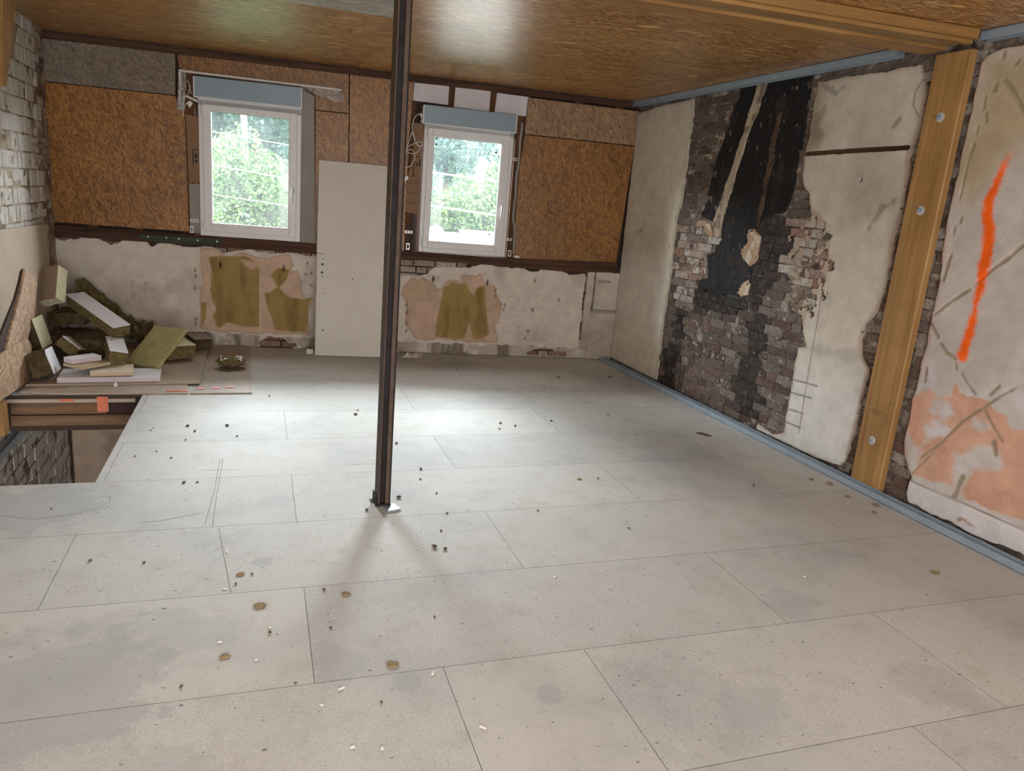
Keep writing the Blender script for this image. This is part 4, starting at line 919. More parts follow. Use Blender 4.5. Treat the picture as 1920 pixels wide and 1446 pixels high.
# ------------------------------------------------------------------ beam and timber post
A_B = -0.080
MBEAM = Matrix(((math.cos(A_B), -math.sin(A_B), 0, 3.555), (math.sin(A_B), math.cos(A_B), 0, 3.552), (0, 0, 1, 0), (0, 0, 0, 1)))
beam = tag(empty('ceiling_beam', MBEAM), 'long pine ceiling beam of bolted boards running from the timber post', 'beam')
for y0, y1, z0, mt in ((-0.165, 0.0, 2.537, 'timber_beam'), (-0.285, -0.168, 2.552, 'timber_beam_grey'), (-0.335, -0.288, 2.540, 'timber_beam'), (-0.370, -0.338, 2.556, 'timber_beam')):
    mb = MB(); mb.box(-5.2, -0.012, y0, y1, z0, ZC-.002, None, .004); mb.build('beam_board', MAT[mt], beam)
post = tag(empty('timber_post', M_RIGHT @ Matrix.Translation((3.643, 0, 0))), 'thick pine post bolted against the plastered right wall', 'post')
mb = MB(); mb.box(-.113, .114, -.072, -.022, 0.005, 2.534, None, .006); mb.build('post_shaft', MAT['timber_fresh'], post)
for x, y in ((1763, 220), (1726, 395), (1635, 826)):
    u, z = on_plane(x, y, M_RIGHT, .074); u -= 3.643
    mb = MB(); mb.tube([(u, -.0715, z), (u, -.0755, z)], .026, 18); wsh = mb.build('washer', MAT['zinc'], post)
    mb = MB(); mb.tube([(u, -.0755, z), (u, -.087, z)], .0135, 6); mb.tube([(u, -.087, z), (u, -.096, z)], .007, 8); mb.build('nut', MAT['galv'], wsh)
def stamp(px, parent, y):
    q = zoomed(M_RIGHT, px, 1600, 720, 6.883, .072); q = [(a-3.643, b) for a, b in q]; mb = MB()
    for p0, p1 in zip(q[:-1], q[1:]):
        d = Vector((p1[0]-p0[0], p1[1]-p0[1])); n_ = Vector((-d.y, d.x)).normalized()*.0016
        mb.add([(p0[0]-n_.x, y, p0[1]-n_.y), (p1[0]-n_.x, y, p1[1]-n_.y), (p1[0]+n_.x, y, p1[1]+n_.y), (p0[0]+n_.x, y, p0[1]+n_.y)], [(0, 1, 2, 3)])
    mb.build('stamped_mark', MAT['ink_soft'], parent)
MAT['ink_soft'] = plain('faded stamp', rgb(104, 76, 50), .8)
for px in ([(235, 328), (300, 345), (390, 382)], [(248, 335), (252, 385)], [(272, 342), (270, 392)], [(300, 350), (296, 392)], [(320, 358), (312, 392), (345, 400)], [(345, 368), (340, 398)], [(470, 245), (545, 268)], [(440, 420), (445, 500)]):
    stamp(px, post, -.0728)

# ------------------------------------------------------------------ steel post in the middle of the floor
sp_M = Matrix.Translation((0.597, 3.515, 0)) @ Matrix.Rotation(math.radians(3), 4, 'Z')
spost = tag(empty('steel_post', sp_M), 'slim dark steel post standing alone in the middle of the floor', 'post')
zt, zb = 2.534, 0.022
mb = MB(); mb.box(-.031, -.024, -.046, .046, zb, zt, None, .0015); mb.build('flange', MAT['steel_edge'], spost)
mb = MB(); mb.box(.024, .031, -.046, .046, zb, zt, None, .0015); mb.build('flange', MAT['steel_dark'], spost)
mb = MB(); mb.box(-.024, .024, -.026, -.019, zb, zt); mb.build('web', MAT['steel_dark'], spost)
mb = MB(); mb.box(.004, .024, -.045, -.037, zb, zt, None, .0015); mb.build('lip', MAT['steel_edge'], spost)
mb = MB(); mb.box(-.034, .034, -.052, .052, .012, .022, None, .002); mb.build('base_plate', MAT['steel_dark'], spost)
mb = MB(); mb.box(-.02, .052, -.108, -.03, 0.0, .010, Matrix.Rotation(.25, 4, 'Z'), .002); mb.build('foot_bracket', MAT['galv'], spost)
mb = MB(); mb.box(-.038, -.034, -.03, .06, 0.0, .06); mb.box(-.052, -.034, .03, .07, 0, .004); mb.build('side_bracket', MAT['steel_dark'], spost)
mb = MB(); mb.box(-.06, .06, -.07, .07, zt, zt+.006); mb.build('top_plate', MAT['steel_dark'], spost)

# ------------------------------------------------------------------ metal tracks
def track(name, M, u0, u1, y0, y1, z0, h, up=True, mt='galv'):
    mb = MB(); t_ = .003
    if up: mb.box(u0, u1, y0, y1, z0, z0+t_); mb.box(u0, u1, y0, y0+t_, z0, z0+h); mb.box(u0, u1, y1-t_, y1, z0, z0+h)
    else: mb.box(u0, u1, y0, y1, z0+h-t_, z0+h); mb.box(u0, u1, y0, y0+t_, z0, z0+h); mb.box(u0, u1, y1-t_, y1, z0, z0+h)
    return tag(mb.build(name, MAT[mt], None, M), kind='structure')
track('trim_1', M_RIGHT, 0.06, 9.0, -.150, -.088, 0.001, .040)
track('trim_2', M_RIGHT, 0.02, 3.26, -.085, -.024, 2.560, .047, False)
track('trim_3', M_RIGHT, 3.80, 6.4, -.085, -.024, 2.560, .047, False)
mb = MB(); mb.box(-4.0, -0.9, -.045, -.002, -.335, -.325); mb.box(-4.0, -0.9, -.045, -.040, -.39, -.325)
tag(mb.build('trim_4', MAT['galv'], None, M_LEFT), kind='structure')

# ------------------------------------------------------------------ leaning boards
def slab_M(loc, rv, d=None):
    a = Vector(rv); R_ = Matrix.Rotation(a.length, 4, a.normalized()) if a.length > 1e-6 else Matrix.Identity(4)
    return Matrix.Translation(loc) @ R_
p0 = Vector((0.503, 7.045, 0.002)); p1 = Vector((1.117, 6.985, 0.002)); top = bpts([(600, 300), (722, 312.5)], .025)
ex = (p1-p0).normalized(); ez = ((top[0]+top[1])/2 - (p0+p1)/2); Hh = ez.length; ez = (ez - ex*ez.dot(ex)).normalized(); ey = ez.cross(ex)
Mlb = Matrix(((ex.x, ey.x, ez.x, p0.x), (ex.y, ey.y, ez.y, p0.y), (ex.z, ey.z, ez.z, p0.z), (0, 0, 0, 1)))
t_ = tag(empty('leaning_board', Mlb), 'tall white faced board with screw holes leaning against the back wall between the windows', 'board')
mb = MB(); mb.box(0, .622, -.022, 0, 0, Hh, None, .002); brd = mb.build('panel', MAT['white_board'], t_)
def on_lb(x, y):
    P = np.array(p0) - np.array(ey)*.022; d = ray(x, y); q = CAM + d*(((P-CAM) @ np.array(ey))/(d @ np.array(ey))); q = q-np.array(p0); return float(q @ np.array(ex)), float(q @ np.array(ez))
for x, y, r in [(340+a/4.364, 420+b/4.364, r) for a, b, r in ((1157, 287, .005), (1155, 330, .011), (1150, 398, .011), (1152, 428, .006), (1400, 452, .006), (1158, 870, .008), (1172, 568, .005), (1628, 526, .004), (1108, 548, .004), (1285, 970, .004), (1330, 1008, .004))]:
    a, b = on_lb(x, y); mb = MB(); mb.tube([(a, -.0222, b), (a, -.0230, b)], r, 10); mb.build('screw_hole', MAT['ink'], t_)
mb = MB(); a = on_lb(595, 475); b = on_lb(608, 475.5); mb.box(a[0], b[0], -.0228, -.0221, a[1]-.002, a[1]+.002); mb.build('saw_cut', MAT['ink_soft'], t_)
# small white block at its foot
a = on_floor(580, 663); mb = MB(); mb.box(-.03, .035, -.02, .02, 0, .05, None, .004); o = mb.build('plaster_block', MAT['white_board'], None, Matrix.Translation((a[0], a[1]-.02, .001)) @ Matrix.Rotation(DB, 4, 'Z'))
tag(o, 'small white block on the floor beside the foot of the leaning white board', 'block')

# boards along the left wall
def lprism(name, px, m, off, th, label, cat, parent=None):
    q = [on_plane(x, y, M_LEFT, off) for x, y in px]; mb = MB(); mb.prism(q, -off, -off+th)
    o = mb.build(name, MAT[m], parent, M_LEFT); tag(o, label, cat); return o
q = [on_plane(x, y, M_LEFT, .035) for x, y in ((0, 431), (87, 420))]
mb = MB(); mb.prism([(q[1][0], 0.03), (q[1][0]+.02, q[1][1]), (q[0][0], q[0][1]), (-2.6, 1.08), (-2.6, .03)], -.035, -.017)
tag(mb.build('tan_board', MAT['chip_tan'], None, M_LEFT), 'large tan chipboard sheet standing against the left brick wall', 'board')
Z5 = lambda pts: [(x/7.23, 500+y/7.23) for x, y in pts]
lprism('osb_offcut', Z5([(345, 40), (440, 105), (500, 190), (480, 480), (470, 660), (400, 900), (330, 1160), (80, 1170), (150, 850), (245, 500), (300, 290)]), 'osb_loose', .068, .016, 'tall pointed osb offcut leaning on the tan sheet at left', 'board')
lprism('osb_offcut', [(-60, 707), (0, 666), (52, 634), (60, 650), (55, 714), (0, 753), (-60, 797)], 'osb_loose', .100, .016, 'low osb offcut at the left picture edge in front of the pointed offcut', 'board')
mb = MB(); mb.prism([on_plane(x, y, M_LEFT, .050) for x, y in ((44.5, 504), (37.5, 541), (8.5, 661), (-3, 668), (-3, 640), (29, 560), (43.0, 508))], -.0500, -.0365)
tag(mb.build('dark_lath', MAT['dark_wood'], None, M_LEFT), 'narrow dark lath leaning along the edge of the pointed osb offcut', 'lath')
mb = MB(); q0 = on_plane(7, 800, M_LEFT, .09); mb.box(q0[0]-.10, q0[0]-.0, -.12, -.05, -.165, 0.045); tag(mb.build('timber_block', MAT['timber_fresh'], None, M_LEFT), 'short pale timber stud below the low osb offcut by the stair opening', 'stud')
q = [on_plane(x, y, M_LEFT, .06) for x, y in ((-12, -8), (16, -8), (6, 70), (-4, 160), (-12, 160))]
mb = MB(); mb.prism(q, -.11, -.06); tag(mb.build('timber_brace', MAT['timber_fresh'], None, M_LEFT), 'pale timber piece at the top left picture corner', 'timber')

# loose sheets on the floor by the far left corner
def sheet(px, z, th, m, label):
    P = [on_floor(x, y, z) for x, y in px]; n = len(P)
    a = sum(P[i][0]*P[(i+1) % n][1]-P[(i+1) % n][0]*P[i][1] for i in range(n))
    if a < 0: P = P[::-1]
    v = [(x, y, z) for x, y in P]+[(x, y, z-th) for x, y in P]; f = [tuple(range(n)), tuple(range(2*n-1, n-1, -1))]+[(i+n, (i+1) % n+n, (i+1) % n, i) for i in range(n)]
    return tag(mesh_obj('loose_sheet', v, f, MAT[m]), label, 'board')
P_back = lambda x: 640
sheet([(36, 735), (120, 738), (352, 736.5), (352, 719), (394, 648), (94, 640)], .011, .010, 'chip_pink', 'thin chipboard sheet at the bottom of the sheets by the stair opening')
sheet([(48, 721), (376, 717), (390.5, 655), (300, 650), (110, 650), (86, 700)], .024, .012, 'chip_tan', 'brown chipboard sheet under the insulation pile')
sheet([(355, 737), (472.5, 736), (467.5, 643), (396, 648), (380, 717)], .011, .010, 'chip_pink', 'narrow pale chipboard sheet with a wad of wool on it')
tape = []
for (x, y, w, h, r) in ((323, 733, 15, 9, .1), (342, 733, 14, 10, -.1), (377, 729, 10, 6, .1), (405, 728, 12, 5, -.1), (431, 726, 13, 8, .05)):
    P = on_floor(x, y, .012); mb = MB(); k = .0052; mb.box(-w*k/2, w*k/2, -.022, .022, 0, .004, None, .001)
    o = mb.build('tape_scrap', MAT['orange'], None, Matrix.Translation((P[0], P[1], .0115)) @ Matrix.Rotation(r, 4, 'Z')); tag(o, 'orange tape scrap on the sheet edge, ' + ('leftmost of five', 'second from left', 'third from left', 'fourth from left', 'rightmost of five')[len(tape)], 'tape', 'orange tape scraps on the sheet edges'); tape.append(o)
mb = MB(); a = on_floor(199, 741, -.03); mb.box(a[0]-.035, a[0]+.035, HY1-.036, HY1-.031, -.115, -.005); tag(mb.build('tape_flap', MAT['orange'], None), 'orange strip hanging down the edge of the stair opening', 'tape')
mb = MB(); a = on_floor(142, 727, -.01); mb.box(a[0]-.05, a[0]+.04, HY1-.034, HY1-.0305, -.040, -.022); tag(mb.build('tape_flap', MAT['orange'], None), 'short faded orange strip left of the hanging orange strip', 'tape')

# ------------------------------------------------------------------ insulation pile
def rough_box(d, nseg, amp, seed, skip=None):
    """box whose faces are cut into a grid and roughened like torn wool"""
    bm = bmesh.new(); bmesh.ops.create_cube(bm, size=1)
    bmesh.ops.subdivide_edges(bm, edges=bm.edges[:], cuts=nseg, use_grid_fill=True)
    r = np.random.default_rng(seed)
    for v in bm.verts:
        v.co = Vector((v.co.x*d[0], v.co.y*d[1], v.co.z*d[2])) + Vector(r.normal(0, amp, 3))
    bm.verts.index_update(); V = [v.co[:] for v in bm.verts]; F = [tuple(q.index for q in f.verts) for f in bm.faces]; bm.free(); return V, F
def wool_slab(loc, rv, d, k, core, facing, face, label, amp=.004, seed=1):
    L = Vector(loc); Cc = Vector(CAM); L = Cc + (L-Cc)*k; d = tuple(x*k for x in d)
    M = slab_M(L, rv); t = tag(empty('wool_slab', M), label, 'insulation', 'mineral wool slabs in the corner pile')
    V, F = rough_box(d, 7, amp, seed); mesh_obj('wool_core', V, F, MAT[core], t)
    if facing:
        ax, sg = 'xyz'.index(face[1]), 1 if face[0] == '+' else -1
        lo_ = [-d[i]/2-.002 for i in range(3)]; hi = [d[i]/2+.002 for i in range(3)]
        if sg > 0: lo_[ax], hi[ax] = d[ax]/2+amp*.5, d[ax]/2+amp*1.6+.002
        else: lo_[ax], hi[ax] = -d[ax]/2-amp*1.6-.002, -d[ax]/2-amp*.5
        mb = MB(); mb.box(lo_[0], hi[0], lo_[1], hi[1], lo_[2], hi[2]); mb.build('facing', MAT[facing], t)
    return t
wool_slab((-1.65, 7.147, .55), (-.562, -.154, -.481), (.188, .106, .299), .953, 'wool_cream', 'face_tan', '-y', 'upright slab with tan paper face in the back corner of the pile', .002, 1)
wool_slab((-1.259, 6.84, .368), (.213, .211, -.874), (.673, .14, .086), .985, 'wool', 'face_white', '+z', 'large white faced slab lying steeply across the top of the pile', .003, 2)
wool_slab((-1.694, 6.782, .218), (-.042, -.263, .006), (.07, .283, .24), .945, 'wool_dark', 'wool_cream', '+x', 'dark slab with cream face at the left of the pile', .004, 3)
wool_slab((-1.571, 6.38, .062), (-.089, -.314, .079), (.138, .28, .185), .948, 'wool_dark', 'face_white', '+x', 'dark slab with white face at the lower left end of the pile', .004, 4)
wool_slab((-1.40, 6.513, .159), (-.182, -.846, .141), (.079, .306, .152), 1.0, 'wool', 'face_white', '+x', 'small tilted slab with narrow white face above the foam offcuts', .003, 5)
wool_slab((-1.071, 6.419, .154), (.099, .207, .253), (.125, .353, .10), .985, 'wool', 'face_white', '+z', 'short white topped slab in the middle of the pile leaning forward', .003, 6)
wool_slab((-0.80, 6.64, .145), (.647, -.365, -.717), (.382, .408, .034), .972, 'wool_yellow', None, None, 'thin yellow green slab sloping down at the right of the pile', .0022, 7)
wool_slab((-0.676, 6.807, .095), (.017, .005, .399), (.239, .301, .11), .995, 'wool', 'wool_cream', '+z', 'square slab with cream top lying flat right of the yellow green slab', .003, 8)
wool_slab((-0.518, 7.276, .068), (-.007, .001, .33), (.157, .237, .091), .99, 'wool_dark', 'face_grey', '+z', 'small dark slab with grey top farthest right by the knee wall', .003, 9)
wool_slab((-1.46, 6.98, .33), (.05, -.1, -.3), (.30, .26, .10), 1.0, 'wool_dark', None, None, 'dark brown slab wedged under the upright tan faced slab', .005, 10)
wool_slab((-1.36, 6.82, .15), (.03, .05, -.2), (.42, .36, .12), 1.0, 'wool_dark', None, None, 'added dark slab filling the shaded hollow beneath the large white faced slab', .005, 11)  # unseen slab, added as dark filler in the shaded hollow
# sagging torn batt along the back wall
def batt():
    path = [Vector(p) for p in bpts([(148, 528), (172, 545), (200, 570), (228, 594), (252, 612), (272, 618), (284, 616)], .23)]
    path[-1].z += .02; path[-2].z += .015
    t = tag(empty('torn_batt', Matrix.Translation(path[0])), 'torn sagging mineral wool batt with paper backing along the knee wall', 'insulation')
    nb_ = np.array(M_BACK.col[1][:3]); V = []; F = []; r = np.random.default_rng(5); m_ = 40; nW = 9
    pts = np.array([p - path[0] for p in path]); s = np.linspace(0, len(pts)-1, m_)
    for i, q in enumerate(s):
        k = int(min(q, len(pts)-2)); c = pts[k]*(1-(q-k)) + pts[k+1]*(q-k)
        for j in range(nW):
            a = 2*math.pi*j/nW; rr = .078*(1+.35*math.sin(i*.9+j*1.7))*(1+r.normal(0, .14))
            V.append(tuple(c - nb_*(math.cos(a)*rr*1.35) + np.array([0, 0, math.sin(a)*rr*.95-.035])))
    for i in range(m_-1):
        for j in range(nW):
            j2 = (j+1) % nW; F.append((i*nW+j, i*nW+j2, (i+1)*nW+j2, (i+1)*nW+j))
    F += [tuple(range(nW)), tuple(range((m_-1)*nW, m_*nW))]
    mesh_obj('wool_core', V, F, MAT['wool'], t)
    # torn tufts standing off the core
    V = []; F = []
    for i in range(900):
        q = r.uniform(0, len(pts)-1); k = int(min(q, len(pts)-2)); c = pts[k]*(1-(q-k)) + pts[k+1]*(q-k); a = r.uniform(0, 2*math.pi)
        b0 = c - nb_*(math.cos(a)*.08) + np.array([0, 0, math.sin(a)*.055-.035]); dv = r.normal(0, 1, 3); dv /= np.linalg.norm(dv); L = r.uniform(.012, .035); sd = np.cross(dv, r.normal(0, 1, 3)); sd /= np.linalg.norm(sd)
        n = len(V); V += [tuple(b0-sd*.004), tuple(b0+sd*.004), tuple(b0+dv*L)]; F.append((n, n+1, n+2))
    tag(mesh_obj('wool_fibres', V, F, MAT['wool'], t), kind='stuff')
    V = []; F = []
    for i, q in enumerate(s):
        k = int(min(q, len(pts)-2)); c = pts[k]*(1-(q-k)) + pts[k+1]*(q-k)
        V += [tuple(c + nb_*.078 + np.array([0, 0, -.06])), tuple(c + nb_*.088 + np.array([0, 0, .012+.006*math.sin(i*.7)])), tuple(c + nb_*.062 + np.array([0, 0, .034+.008*math.sin(i*.5)]))]
        if i: F += [(3*i-3, 3*i-2, 3*i+1, 3*i), (3*i-2, 3*i-1, 3*i+2, 3*i+1)]
    o = mesh_obj('paper_backing', V, F, MAT['face_tan'], t); md = o.modifiers.new('thick', 'SOLIDIFY'); md.thickness = .003
batt()
# foam and board offcuts in front of the pile
def offcut(loc, rv, d, k, m, m2, label):
    L = Vector(CAM) + (Vector(loc)-Vector(CAM))*k; d = tuple(x*k for x in d)
    t = tag(empty('foam_offcut', slab_M(L, (0, 0, rv[2]))), label, 'offcut', 'foam board offcuts on the loose sheets')
    mb = MB(); mb.box(-d[0]/2, d[0]/2, -d[1]/2, d[1]/2, -d[2]/2, d[2]/2-.003, None, .002); mb.build('foam_core', MAT[m], t)
    mb = MB(); mb.box(-d[0]/2, d[0]/2, -d[1]/2, d[1]/2, d[2]/2-.0028, d[2]/2); mb.build('facing', MAT[m2], t)
offcut((-1.056, 6.131, .027), (0, 0, .065), (.678, .294, .037), .990, 'foam_lilac', 'face_white', 'long pale lilac foam offcut lying flat, lowest of the offcuts')
offcut((-1.025, 5.987, .101), (0, 0, .136), (.28, .235, .032), 1.013, 'foam_tan', 'foam_cream', 'cream topped offcut lying on the right of the long lilac foam offcut')
offcut((-1.207, 6.084, .1245), (0, 0, .824), (.245, .19, .022), 1.0, 'foam_tan', 'foam_tan', 'thin tan offcut under the small white topped offcut')
offcut((-1.24, 6.111, .158), (0, 0, .709), (.221, .107, .038), 1.0, 'foam_lilac', 'face_white', 'small white topped offcut, uppermost of the foam offcuts')
# wad of wool on the narrow sheet
def wad(name, loc, r, h, m, label, cat, group=None, n=60, seed=0, paper=None):
    g = np.random.default_rng(seed); bm = bmesh.new(); bmesh.ops.create_icosphere(bm, subdivisions=3 if r > .05 else 2, radius=1)
    for v in bm.verts:
        k = 1+g.normal(0, .13); v.co = Vector((v.co.x*r*k, v.co.y*r*k*.8, max(-.98, v.co.z)*h/2*k + h/2))
    bm.verts.index_update(); V = [v.co[:] for v in bm.verts]; F = [tuple(q.index for q in f.verts) for f in bm.faces]; bm.free()
    zmin = min(v[2] for v in V); V = [(v[0], v[1], v[2]-zmin) for v in V]
    for i in range(n):
        a = g.uniform(0, 6.28); z = g.uniform(.1, 1)*h; b0 = np.array([math.cos(a)*r*.8, math.sin(a)*r*.65, z]); dv = np.array([math.cos(a)+g.normal(0, .6), math.sin(a)+g.normal(0, .6), g.normal(0, .25)]); dv /= np.linalg.norm(dv); sd = np.cross(dv, [0, 0, 1.0]); sd /= np.linalg.norm(sd)+1e-9
        L = r*g.uniform(.25, .7); k = len(V); e = b0+dv*L; V += [tuple(b0-sd*r*.07), tuple(b0+sd*r*.07), (e[0], e[1], max(0.001, e[2]))]; F.append((k, k+1, k+2))
    if paper:
        t = tag(empty(name, Matrix.Translation(loc)), label, cat, group); mesh_obj('wool_core', V, F, MAT[m], t)
        V = []; F = []
        for i in range(9):
            for j in range(7): V.append(((i-4)*r*.2, (j-3)*r*.2+.1*r, h*.92 + g.normal(0, .007) + (.012 if (i+j) % 3 == 0 else 0)))
        for i in range(8):
            for j in range(6): F.append((i*7+j, (i+1)*7+j, (i+1)*7+j+1, i*7+j+1))
        mesh_obj('paper_scrap', V, F, MAT[paper], t); return t
    return tag(mesh_obj(name, V, F, MAT[m], None, Matrix.Translation(loc)), label, cat, group)
a = on_floor(434, 690, .012); wad('wool_wad', (a[0], a[1], .0115), .105, .085, 'wool', 'wad of brown mineral wool with torn white paper on the narrow sheet', 'insulation', None, 140, 3, 'face_white')

# ------------------------------------------------------------------ bits round the windows
mb = MB()
pts = bpts(Z3([(290, 258), (245, 280), (222, 340), (220, 400), (232, 450), (262, 505), (278, 520), (268, 550), (230, 570), (185, 562), (170, 535), (190, 515), (240, 490), (280, 478), (297, 490), (290, 510), (262, 505), (245, 480), (222, 402), (200, 460), (178, 520), (175, 545), (215, 540), (236, 575), (235, 620), (200, 668), (160, 672), (135, 655), (138, 615), (175, 555)]), .05)
def smooth(P, n=6):
    out = []
    for i in range(len(P)-1):
        a, b, c, d = P[max(i-1, 0)], P[i], P[i+1], P[min(i+2, len(P)-1)]
        for k in range(n):
            s = k/n; out.append(.5*((2*b)+(c-a)*s+(2*a-5*b+4*c-d)*s*s+(3*b-a-3*c+d)*s**3))
    return out+[P[-1]]
ps = smooth(pts); nb_ = Vector(M_BACK.col[1][:3])
ps = [p - nb_*(.012*math.sin(i*.11)) for i, p in enumerate(ps)]
mb.tube(ps, .0042, 6); o = mb.build('power_cable', MAT['cable'], None, None, True); tag(o, 'loose white cable coiled left of the right window', 'cable')
q = BK(Z3([(127, 790), (178, 738), (192, 762), (130, 810)]), .05); mb = MB(); mb.prism(q, -.056, -.050)
o = mb.build('white_tag', MAT['pvc'], None, M_BACK); tag(o, 'tilted white plastic tag below the loose cable', 'tag')
q = BK([(964, 478.5), (973, 480), (973, 484), (964, 483)], .03); mb = MB(); mb.prism(q, -.05, -.0305); o = mb.build('white_plug', MAT['pvc'], None, M_BACK); tag(o, 'small white plug on the dark sill right of the right window', 'plug')
# hanging plaster strip and strap right of window 2
Z9 = lambda pts: [(940+x/4.383, 170+y/4.383) for x, y in pts]
pp = bpts(Z9([(170, 265), (168, 320), (155, 400), (150, 500), (140, 620), (125, 700), (118, 850), (105, 960), (98, 1060), (108, 1120), (105, 1230), (98, 1340)]), .012)
mb = MB(); mb.tube(smooth(pp, 3), .013, 6); o = mb.build('foam_seal', MAT['cement'], None); tag(o, 'ragged grey foam strip hanging right of the right window', 'strip')
# shutter strap on window 2
mb = MB(); pp = bpts([(881.5, 247), (880.5, 262), (878, 293)], .045); mb.tube(pp, [.012, .009, .004], 6); o = mb.build('pull_strap', MAT['film'], None); tag(o, 'short translucent strap hanging over the glass of the right window', 'strap')
# plastic wrapped lath lying on the left shutter box
t = tag(empty('wrapped_lath', M_BACK), 'thin white lath in clear plastic lying along the top of the left shutter box', 'lath')
q = BK([(336, 133), (366, 137), (566, 161), (600, 165), (640, 170)], .06); mb = MB()
for a, b in zip(q[:-1], q[1:]): mb.prism([(a[0], a[1]-.006), (b[0], b[1]-.006), (b[0], b[1]+.010), (a[0], a[1]+.010)], -.085, -.035)
mb.build('lath', MAT['white_board'], t)
ZA = lambda pts: [(500+x/7.228, 130+y/7.228) for x, y in pts]
def film_mesh(px_top, px_bot, off, parent, amp=.006, seed=0):
    g = np.random.default_rng(seed); V = []; F = []; n = len(px_top); m_ = 5
    for i in range(n):
        a = on_plane(*px_top[i], M_BACK, off); b = on_plane(*px_bot[i], M_BACK, off)
        for j in range(m_): k = j/(m_-1); V.append((a[0]*(1-k)+b[0]*k, -off+g.normal(0, amp), a[1]*(1-k)+b[1]*k))
    for i in range(n-1):
        for j in range(m_-1): F.append((i*m_+j, i*m_+j+1, (i+1)*m_+j+1, (i+1)*m_+j))
    return mesh_obj('plastic_film', V, F, MAT['film'], parent)
film_mesh(ZA([(470, 190), (560, 200), (660, 205), (760, 218), (860, 235), (960, 280), (1030, 340), (1070, 425)]), ZA([(475, 255), (560, 295), (660, 340), (760, 380), (860, 415), (940, 445), (1010, 450), (1068, 438)]), .05, t, .009, 3)
Z10 = lambda pts: [(320+x/10.33, 110+y/10.33) for x, y in pts]
t = tag(empty('wrapped_profile', M_BACK), 'white profile in plastic hanging at the left end of the left shutter box', 'profile')
q = BK(Z10([(165, 250), (205, 255), (205, 500), (200, 960), (240, 970), (290, 740), (300, 690), (240, 700), (235, 340), (440, 330), (440, 290), (200, 262)]), .05)
mb = MB(); mb.prism(BK(Z10([(165, 270), (200, 270), (205, 700), (210, 985), (175, 985), (178, 700)]), .05), -.07, -.05); mb.build('profile_flange', MAT['white_board'], t)
mb = MB(); mb.prism(BK(Z10([(240, 720), (290, 700), (270, 850), (245, 985), (212, 985), (235, 850)]), .05), -.06, -.045); mb.build('profile_flange', MAT['white_board'], t)
film_mesh(Z10([(150, 250), (145, 450), (140, 700), (105, 1000)]), Z10([(300, 270), (300, 450), (295, 700), (250, 1000)]), .075, t, .004, 4)
mb = MB(); mb.prism(BK(Z10([(290, 700), (520, 800), (520, 850), (285, 740)]), .04), -.05, -.03); mb.build('bracket_arm', MAT['white_board'], t)
mb = MB(); mb.prism(BK(Z10([(315, 855), (375, 815), (435, 865), (365, 955)]), .04), -.045, -.04); mb.build('paper_label', MAT['foam_cream'], t)
mb = MB(); mb.tube(bpts(Z10([(310, 850), (270, 930), (240, 1040), (245, 1120)]), .05), .004, 6); o = mb.build('wire_end', MAT['cable'], None); tag(o, 'thin white wire end hanging below the wrapped profile', 'wire')
mb = MB()
for pxs in ([(310, 430), (345, 440), (370, 560), (400, 680)], [(385, 520), (360, 600), (340, 700)]): mb.tube(bpts(Z10(pxs), .02), .003, 5)
o = mb.build('thin_wires', MAT['cable'], None); tag(o, 'crossed thin wires in the dark gap left of the left shutter box', 'wire')
mb = MB(); mb.tube(bpts(Z3([(285, 262), (300, 300), (290, 330)]), .03), .012, 6); o = mb.build('cable_gland', MAT['pvc'], None); tag(o, 'white cable outlet at the left end of the right shutter box', 'outlet')

# ------------------------------------------------------------------ scraps on the floor
GR = 'dark mineral wool crumbs strewn over the floor'
crumbs = [(x/4, 640+y/4, s) for x, y, s in ((1408, 638, 1.7), (1462, 678, 1.5), (1703, 636, 1.8), (1778, 715, 1.2), (1393, 742, 1), (1285, 877, 1), (1015, 865, .9), (1175, 828, .8), (1130, 672, .9), (1150, 655, .7), (1380, 1063, 1.5))] + \
         [(x/2, 860+y/2, s) for x, y, s in ((1375, 195, 1.6), (1495, 148, 1.9), (1580, 42, 1.2), (1630, 335, 1.5), (1668, 343, 1.2), (1655, 272, .9), (338, 385, 1.1), (885, 473, 1), (1012, 655, 1), (680, 858, 1), (1630, 595, .8), (1240, 637, .8), (1430, 917, .9), (1108, 845, .7), (193, 190, .8), (1215, 493, 1.1), (540, 392, 1.0), (945, 435, 1))] + \
         [(640+x/3, 640+y/3, s) for x, y, s in ((80, 415, 1.9), (92, 390, 1.3), (895, 463, 1.5), (977, 478, 1.6), (890, 495, 1.2), (310, 577, 1.5), (447, 722, 1.6), (445, 778, 1), (535, 857, 1.1), (1443, 773, 1), (1140, 257, 1.3), (1220, 207, 2.2), (1510, 205, 2.4), (1380, 347, 1), (523, 1160, 2), (585, 1173, 1.5), (560, 1068, 1), (595, 970, 1), (1105, 955, 1.1), (1617, 1055, 1), (1660, 528, 1), (1180, 450, 1.4), (650, 160, 1.3), (180, 152, 1), (1500, 415, 1.2))] + [(1413, 912, 1.6), (505, 743, 1.2), (370, 905, 1)]
base = {}
for i, (x, y, s) in enumerate(crumbs):
    P = on_floor(x, y); r_ = .0095*s; s *= .62
    k = i % 5
    if k not in base:
        base[k] = wad('wool_crumb', (P[0], P[1], 0.0005), .011, .014, 'crumb', 'small dark crumb of mineral wool lying on the chipboard floor', 'crumb', GR, 8, 40+k); o = base[k]
    else:
        o = base[k].copy(); COL.objects.link(o)
    o.location = (P[0], P[1], .0005); o.scale = (s, s*.8, s*.8); o.rotation_euler = (0, 0, i*1.3)
